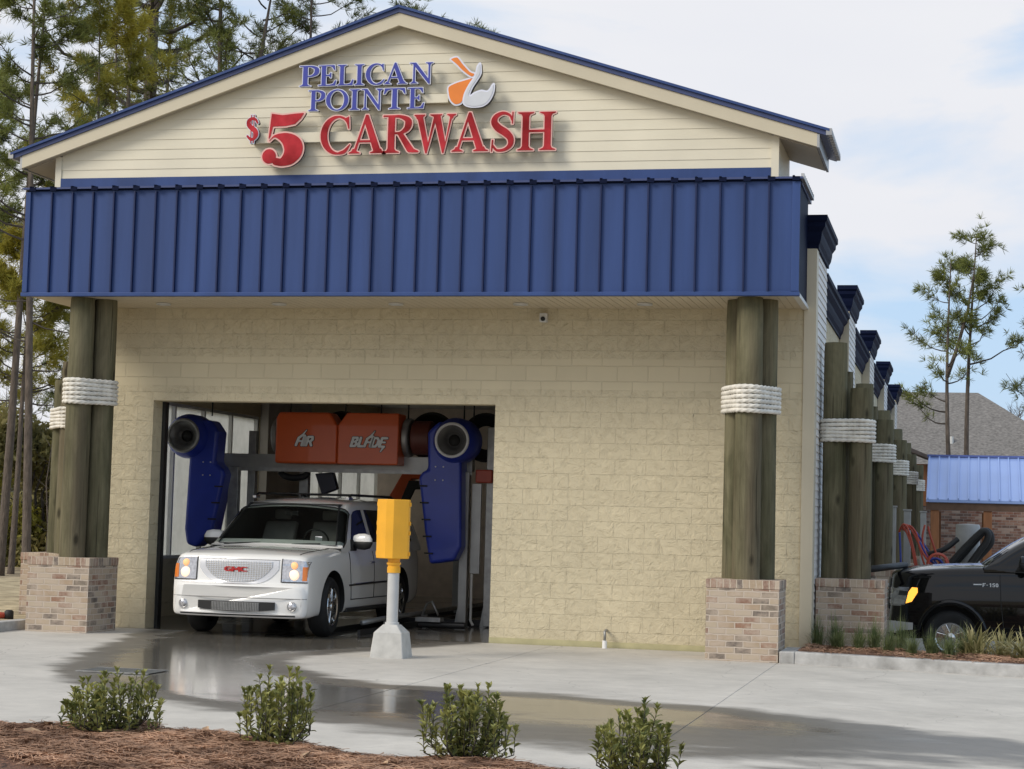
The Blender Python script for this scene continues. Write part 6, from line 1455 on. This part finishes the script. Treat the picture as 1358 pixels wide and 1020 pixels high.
def leaf_cloud(name, blobs, n, size, m, seed, parent=None, label=None, cat=None, kind=None, group=None):
    """blobs: (x,y,z,rx,ry,rz) filled with leaf quads gathered in sprays"""
    r = np.random.RandomState(seed); V = []; wt = np.array([b[3]*b[4]*b[5] for b in blobs])**.7; wt /= wt.sum(); idx = r.choice(len(blobs), n, p=wt); Bn = np.array(blobs)[idx]
    d = r.randn(n, 3); d /= np.linalg.norm(d, axis=1)[:, None]; rad = r.rand(n, 1)**.45; sp = .16*r.randn(n, 3)
    c = Bn[:, :3]+Bn[:, 3:]*(d*rad+sp*.5); a = r.randn(n, 3); a /= np.linalg.norm(a, axis=1)[:, None]; b = np.cross(a, r.randn(n, 3)); b /= np.linalg.norm(b, axis=1)[:, None]
    s = size*(.6+.8*r.rand(n, 1)); V = np.stack([c-a*s, c+b*s*.35, c+a*s, c-b*s*.35], 1).reshape(-1, 3); F_ = (np.arange(n)*4)[:, None]+np.arange(4)[None]
    return link(name, fast_mesh(name, V, F_, 4), mt[m], parent), V
def bush(label, x, y, w_, h, n, m, seed, z0=-.25, size=.12, group='undergrowth trees at the left', cat='tree', conical=False):
    rn = random.Random(seed); t = empty('evergreen_tree', (x, y, z0)); tag(t, label, cat, group); bl = []
    for i in range(26):
        f = rn.random(); rr = w_*(1-f*.75 if conical else 1-.5*abs(f-.4)); a = rn.random()*2*PI; q = rn.random()**.5*rr
        bl.append((x+q*math.cos(a), y+q*math.sin(a)*.8, z0+.4+f*(h-.8), .55*w_*.5+.15, .5*w_*.5+.15, .35+.1*h*rn.random()))
    leaf_cloud('crown', bl, n, size, m, seed, t)
    tr = MB()
    for k in range(3): tr.tube([(x+.1*k, y, z0), (x+rn.uniform(-.3, .3)*w_, y, z0+h*.5), (x+rn.uniform(-.5, .5)*w_, y, z0+h*.85)], [.07, .04, .01], 6)
    tr.build('trunk', mt['twig'], t); return t
mt['scrub'] = mt['bushleaf']
bush('tall olive green evergreen behind the left pilings', -22.0, 29, 1.7, 6.4, 9000, 'needle_d', 41, size=.16)
bush('dense dark bush between the two slim trunks', -24.3, 27, 1.9, 4.6, 8000, 'bushleaf', 42, size=.14)
bush('dark brownish thicket shrub low behind the left brick pier', -20.8, 25, 1.8, 3.6, 8000, 'bushleaf', 43, size=.12)
bush('yellow tinged shrub at the left edge of the wood', -25.9, 26, 1.7, 3.4, 7000, 'needle_y', 44, size=.11)
bush('grey green far cedar showing under the canopy corner', -26.5, 42, 1.8, 9.5, 8000, 'farleaf', 45, size=.2)
# thin bare saplings in the thicket
rn = random.Random(77); sap = None
for i in range(14):
    x = rn.uniform(-27, -18.5); y = rn.uniform(22, 30); 
    if sap is None:
        sap = empty('bare_sapling', (x, y, Z0)); tag(sap, 'thin bare sapling stem in the thicket at the left', 'sapling', 'bare saplings in the left thicket')
        m_ = MB(); m_.tube([(0, 0, 0), (.05, 0, 1.5), (-.04, .05, 3), (.1, 0, 4.6)], [.03, .025, .018, .005], 6); m_.build('stem', mt['bark'], sap, world=False, smooth=True)
        tw = MB()
        for k in range(12): h = 1.2+k*.27; a = k*2.4; tw.tube([(0, 0, h), (.3*math.cos(a), .3*math.sin(a), h+.22), (.5*math.cos(a+.3), .5*math.sin(a+.3), h+.5)], [.01, .006, .002], 4)
        tw.build('twigs', mt['twig'], sap, world=False)
    else:
        s_ = copy_tree(sap); s_.location = (x, y, Z0); s_.rotation_euler.z = rn.random()*6; k = rn.uniform(.8, 1.5); s_.scale = (1, 1, k)
bl = [(rn.uniform(-48, -17), rn.uniform(29, 40), rn.uniform(.0, 2.6), 1.4, 1.2, .8) for _ in range(80)]
o, _ = leaf_cloud('undergrowth', bl, 30000, .11, 'bushleaf', 51); tag(o, 'dark tangled undergrowth along the wood edge at the left', 'undergrowth', kind='stuff')
bl = [(rn.uniform(-95, -20), rn.uniform(62, 75), rn.uniform(0, 8)*rn.random()**.4, 3, 2, 1.8) for _ in range(170)]
o, _ = leaf_cloud('far_woods', bl, 42000, .36, 'farleaf', 52); tag(o, 'hazy far-off woods between the pine trunks at the left', 'woods', kind='stuff')
bl = [(rn.uniform(-18, 70), rn.uniform(92, 110), rn.uniform(0, 4.5), 4, 2, 1.6) for _ in range(150)]
o, _ = leaf_cloud('far_woods', bl, 26000, .42, 'farleaf', 53); tag(o, 'low far-off tree line behind the brick house', 'woods', kind='stuff')
# bare winter trees beyond the house
for i, (x, y, h) in enumerate(((5.2, 66, 8.0), (6.6, 64, 8.6), (3.9, 70, 8.8))):
    t = empty('bare_tree', (x, y, -.3)); tag(t, ['thin bare tree just right of the house roof slope', 'bare tree at the right edge behind the house', 'leafless tree top peeping over the house roof slope'][i], 'tree', 'bare trees beyond the house')
    q = MB(); rr = random.Random(i+90)
    def branch(p, d, l, r_, dep):
        e = p+d*l; q.tube([p, p+d*l*.5+Vector((rr.gauss(0, .05), 0, 0))*l, e], [r_, r_*.8, r_*.55], 5, cap=False)
        if dep:
            for _ in range(3): branch(p+d*l*rr.uniform(.5, 1), (d+Vector((rr.gauss(0, .45), rr.gauss(0, .45), rr.uniform(-.1, .3)))).normalized(), l*.62, r_*.5, dep-1)
    q.tube([(x, y, -.3), (x, y, h*.5)], [.11, .08], 6); q.build('trunk', mt['bark'], t); q = MB()
    branch(Vector((x, y, h*.5)), Vector((0, 0, 1)), h*.22, .08, 4); q.build('limbs', mt['bark'], t)
t = tag(MB().tube([(-16.6, 14.0, -.2), (-15.95, 14.0, 2.6)], .05, 8).build('leaning_pole', mt['darkm']), 'thin dark pole leaning behind the left pilings', 'pole')

# ================================================================== SHRUBS IN THE FRONT BED
def leaf_strip(P, D, up, l, w_, fold=.25, curve=.25):
    """arrays -> folded pointed leaves"""
    side = np.cross(D, up); side /= np.linalg.norm(side, axis=1)[:, None]+1e-9; no = np.cross(side, D)
    l = l[:, None]; w_ = w_[:, None]
    p0 = P; p1 = P+D*l*.35+no*l*.06; p2 = P+D*l*.7+no*l*.03; p3 = P+D*l-no*l*curve*.35
    V = np.stack([p0, p1-side*w_*.5+no*w_*fold, p1+side*w_*.5+no*w_*fold, p1, p2-side*w_*.42+no*w_*fold*.8, p2+side*w_*.42+no*w_*fold*.8, p2, p3], 1)
    n = len(P); b = (np.arange(n)*8)[:, None]; T = np.array([[0, 3, 1], [0, 2, 3], [1, 3, 6], [1, 6, 4], [3, 2, 5], [3, 5, 6], [4, 6, 7], [6, 5, 7]])
    return V.reshape(-1, 3), (b[:, :, None]+T[None]).reshape(-1, 3)
def shrub(label, x, y, z0, w_, h, seed, nst=46, asym=0):
    rn = random.Random(seed); r = np.random.RandomState(seed); t = empty('shrub', (x, y, z0)); tag(t, label, 'shrub', 'young shrubs in the straw bed'); st = MB(); P = []; D = []; Ls = []
    for i in range(nst):
        a = rn.random()*2*PI; q = rn.random()**.6; tx = math.cos(a)*q*w_/2; ty = math.sin(a)*q*w_/2*.9; th = h*(1-.42*q*q)*rn.uniform(.55, 1.06)+asym*tx
        b0 = Vector((tx*.20, ty*.20, -.02)); e = Vector((tx, ty, th)); m_ = b0.lerp(e, .5)+Vector((tx*.32+rn.gauss(0, .022), ty*.32+rn.gauss(0, .022), -.02))
        pts = [b0, m_, e]; st.tube(pts, [.005, .004, .002], 5, cap=False)
        nlv = int(17*th/h+6)
        for k in range(nlv):
            f = .16+.84*(k/nlv)**.85; p = b0.lerp(m_, f*2) if f < .5 else m_.lerp(e, f*2-1); ax_ = (e-m_).normalized(); az = k*2.4+rn.random()
            o_ = ax_.orthogonal().normalized(); o2 = ax_.cross(o_); rad = o_*math.cos(az)+o2*math.sin(az); lift = .35+.5*f
            d = (rad*(1-lift*.45)+ax_*lift+Vector((rn.gauss(0, .34), rn.gauss(0, .34), rn.gauss(0, .28)))).normalized(); P.append(p); D.append(d); Ls.append(.070*rn.uniform(.6, 1.25))
        for k in range(7):
            az = k*.9; o_ = Vector((1, 0, 0)); rad = Vector((math.cos(az), math.sin(az), 0)); P.append(e); D.append((rad*.6+Vector((0, 0, 1))).normalized()); Ls.append(.05*rn.uniform(.7, 1.2))
    st.build('stems', mt['twig'], t, world=False, recalc=False)
    P = np.array([tuple(p) for p in P]); D = np.array([tuple(d) for d in D]); L_ = np.array(Ls)
    V, F_ = leaf_strip(P, D, np.tile([0, 0, 1.0], (len(P), 1))+r.randn(len(P), 3)*.25, L_, L_*.36)
    link('foliage', fast_mesh('foliage', V, F_, 3), mt['shrubleaf'], t, world=False); return t
shrub('leftmost of the young shrubs, widest and flat-topped, in the straw bed', -3.73, -12.48, .06, .68, .47, 61, nst=62)
shrub('second young shrub from the left, narrow based with pale upright tips', -2.45, -12.80, .05, .60, .54, 62, nst=46)
shrub('round dark young shrub in the middle right of the straw bed', -1.19, -12.76, .05, .68, .50, 63, nst=60)
shrub('rightmost young shrub, low and cut by the bottom edge', -.04, -13.08, .05, .58, .46, 64, nst=46, asym=-.1)

# ================================================================== GRASS AND STRAP-LEAVED PLANTS
def blades(name, x, y, z0, n, h, spread, w_, m, seed, label, cat, group):
    r = np.random.RandomState(seed); a = r.rand(n)*2*PI; q = r.rand(n)**.7 if m != 'strapleaf' else .35+.65*r.rand(n); hh = h*(.55+.5*r.rand(n))*(1-.25*q); out_ = spread*q*(.6+.8*r.rand(n))
    bx_ = .06*spread/.25*r.randn(n)*.5; by_ = .06*spread/.25*r.randn(n)*.5; V = []; S_ = 6
    pts = []
    for k in range(S_+1):
        s_ = k/S_; rad = out_*s_**(1.6 if m != 'strapleaf' else 1.15); zz = hh*(s_-.42*(s_**2.6)*q*1.1) if m != 'strapleaf' else hh*(1.75*s_-(.35+.9*q)*s_**2)*.95
        wx = -np.sin(a)*w_*(1-s_)**.6; wy = np.cos(a)*w_*(1-s_)**.6
        px = bx_+np.cos(a)*rad; py = by_+np.sin(a)*rad; pts += [np.stack([px-wx, py-wy, zz], 1), np.stack([px+wx, py+wy, zz], 1)]
    V = np.stack(pts, 1).reshape(-1, 3); k = 2*(S_+1); b = (np.arange(n)*k)[:, None]
    F_ = np.concatenate([b+np.array([[2*i, 2*i+1, 2*i+3, 2*i+2]]) for i in range(S_)], 1).reshape(-1, 4)
    V = V+np.array([x, y, z0]); o = link(name, fast_mesh(name, V, F_, 4), mt[m], origin=(x, y, z0)); tag(o, label, cat, group); return o
gp = [(.10, -.25, .28), (.36, -.45, .22), (.30, -.10, .30), (.62, -.60, .24), (.80, -.35, .28), (1.0, -.75, .26), (1.12, -.2, .30), (1.28, -1.0, .22), (1.5, -.6, .24), (1.7, -.95, .24), (1.85, -.3, .26)]
gl_ = ['grass clump at the foot of the cream corner board', 'short grass clump before the left half of the bed pier', 'grass clump touching the bed pier on its left', 'low grass clump in front of the bed pier', 'grass clump at the right edge of the bed pier',
       'grass clump near the kerb just right of the pier', 'grass clump under the pickup bumper', 'low grass clump on the kerb side under the pickup headlight', 'grass clump in front of the pickup wheel', 'low dark grass clump right of the wheel near the kerb', 'grass clump hiding the right of the pickup wheel']
for i, (x, y, h) in enumerate(gp): blades('grass_clump', x, y, .10-.017*x-.26*float(sst(-.6, 1.9, y)), 170, h*2.1, .24, .0045, 'grassblade', 100+i, gl_[i], 'grass clump', 'grass clumps in the raised bed')
for i, (x, y, h, s_) in enumerate(((2.02, -.4, .52, .42), (2.62, -.55, .50, .40), (2.35, .3, .55, .42))):
    blades('strap_leaf_plant', x, y, .10-.017*x-.26*float(sst(-.6, 1.9, y)), 120, h*1.0, s_*1.15, .013, 'strapleaf', 130+i, ['large strap-leaved plant in front of the pickup fender', 'strap-leaved plant at the right edge of the photo', 'strap-leaved plant behind the other two, nearest the pickup'][i], 'plant', 'strap-leaved plants in the raised bed')
# dry leaves on the straw
rn = random.Random(5); 
for i in range(16):
    x = rn.uniform(-4.6, -.4); y = float(edge_y(np.array([x]))[0])-rn.uniform(.15, 1.1)
    if i == 0:
        mb = MB(); mb.add([(-.035, 0, .002), (-.012, .018, .012), (.02, .014, .016), (.045, 0, .004), (.02, -.016, .014), (-.012, -.018, .010), (0, 0, .0)], [(0, 1, 6), (1, 2, 6), (2, 3, 6), (3, 4, 6), (4, 5, 6), (5, 0, 6)])
        lf = mb.build('fallen_leaf', mt['terracotta'], recalc=False, origin=(0, 0, 0)); tag(lf, 'pale dry fallen leaf lying on the pine straw', 'leaf', 'fallen leaves on the pine straw'); q = lf
    else: q = lf.copy(); col.objects.link(q)
    q.location = (x, y, float(mulch_z(np.array([x]), np.array([y]))[0])+.022); q.rotation_euler = (rn.uniform(-.5, .5), rn.uniform(-.5, .5), rn.random()*6); q.scale = [rn.uniform(.9, 2.0)]*3
# red hose lying at the left kerb
o = MB().tube(catmull([(-13.5, -1.4, .15), (-12.4, -1.1, .16), (-11.6, -1.35, .17), (-11.1, -1.1, .19), (-10.7, -1.25, .17), (-10.55, -1.1, .16)], 8), .035, 10).build('ground_hose', mt['redhose'], smooth=True)
tag(o, 'red hose lying on the ground beside the left kerb', 'hose', 'red hoses on the ground at the left')
o = MB().tube(catmull([(-13.6, -1.2, .15), (-12.2, -1.35, .17), (-11.5, -1.0, .21), (-10.95, -1.3, .20), (-10.6, -1.0, .17)], 8), .03, 10).build('ground_hose', mt['redhose'], smooth=True)
tag(o, 'second red hose crossing over the other beside the left kerb', 'hose', 'red hoses on the ground at the left')
o = MB().lathe([(0, 0), (.06, 0), (.06, .10), (.04, .12), (0, .12)], (-10.5, -1.1, .12), 'z', 16).build('hose_nozzle', mt['dark'], smooth=True); tag(o, 'black fitting at the end of the red hose by the left pier', 'hose fitting')
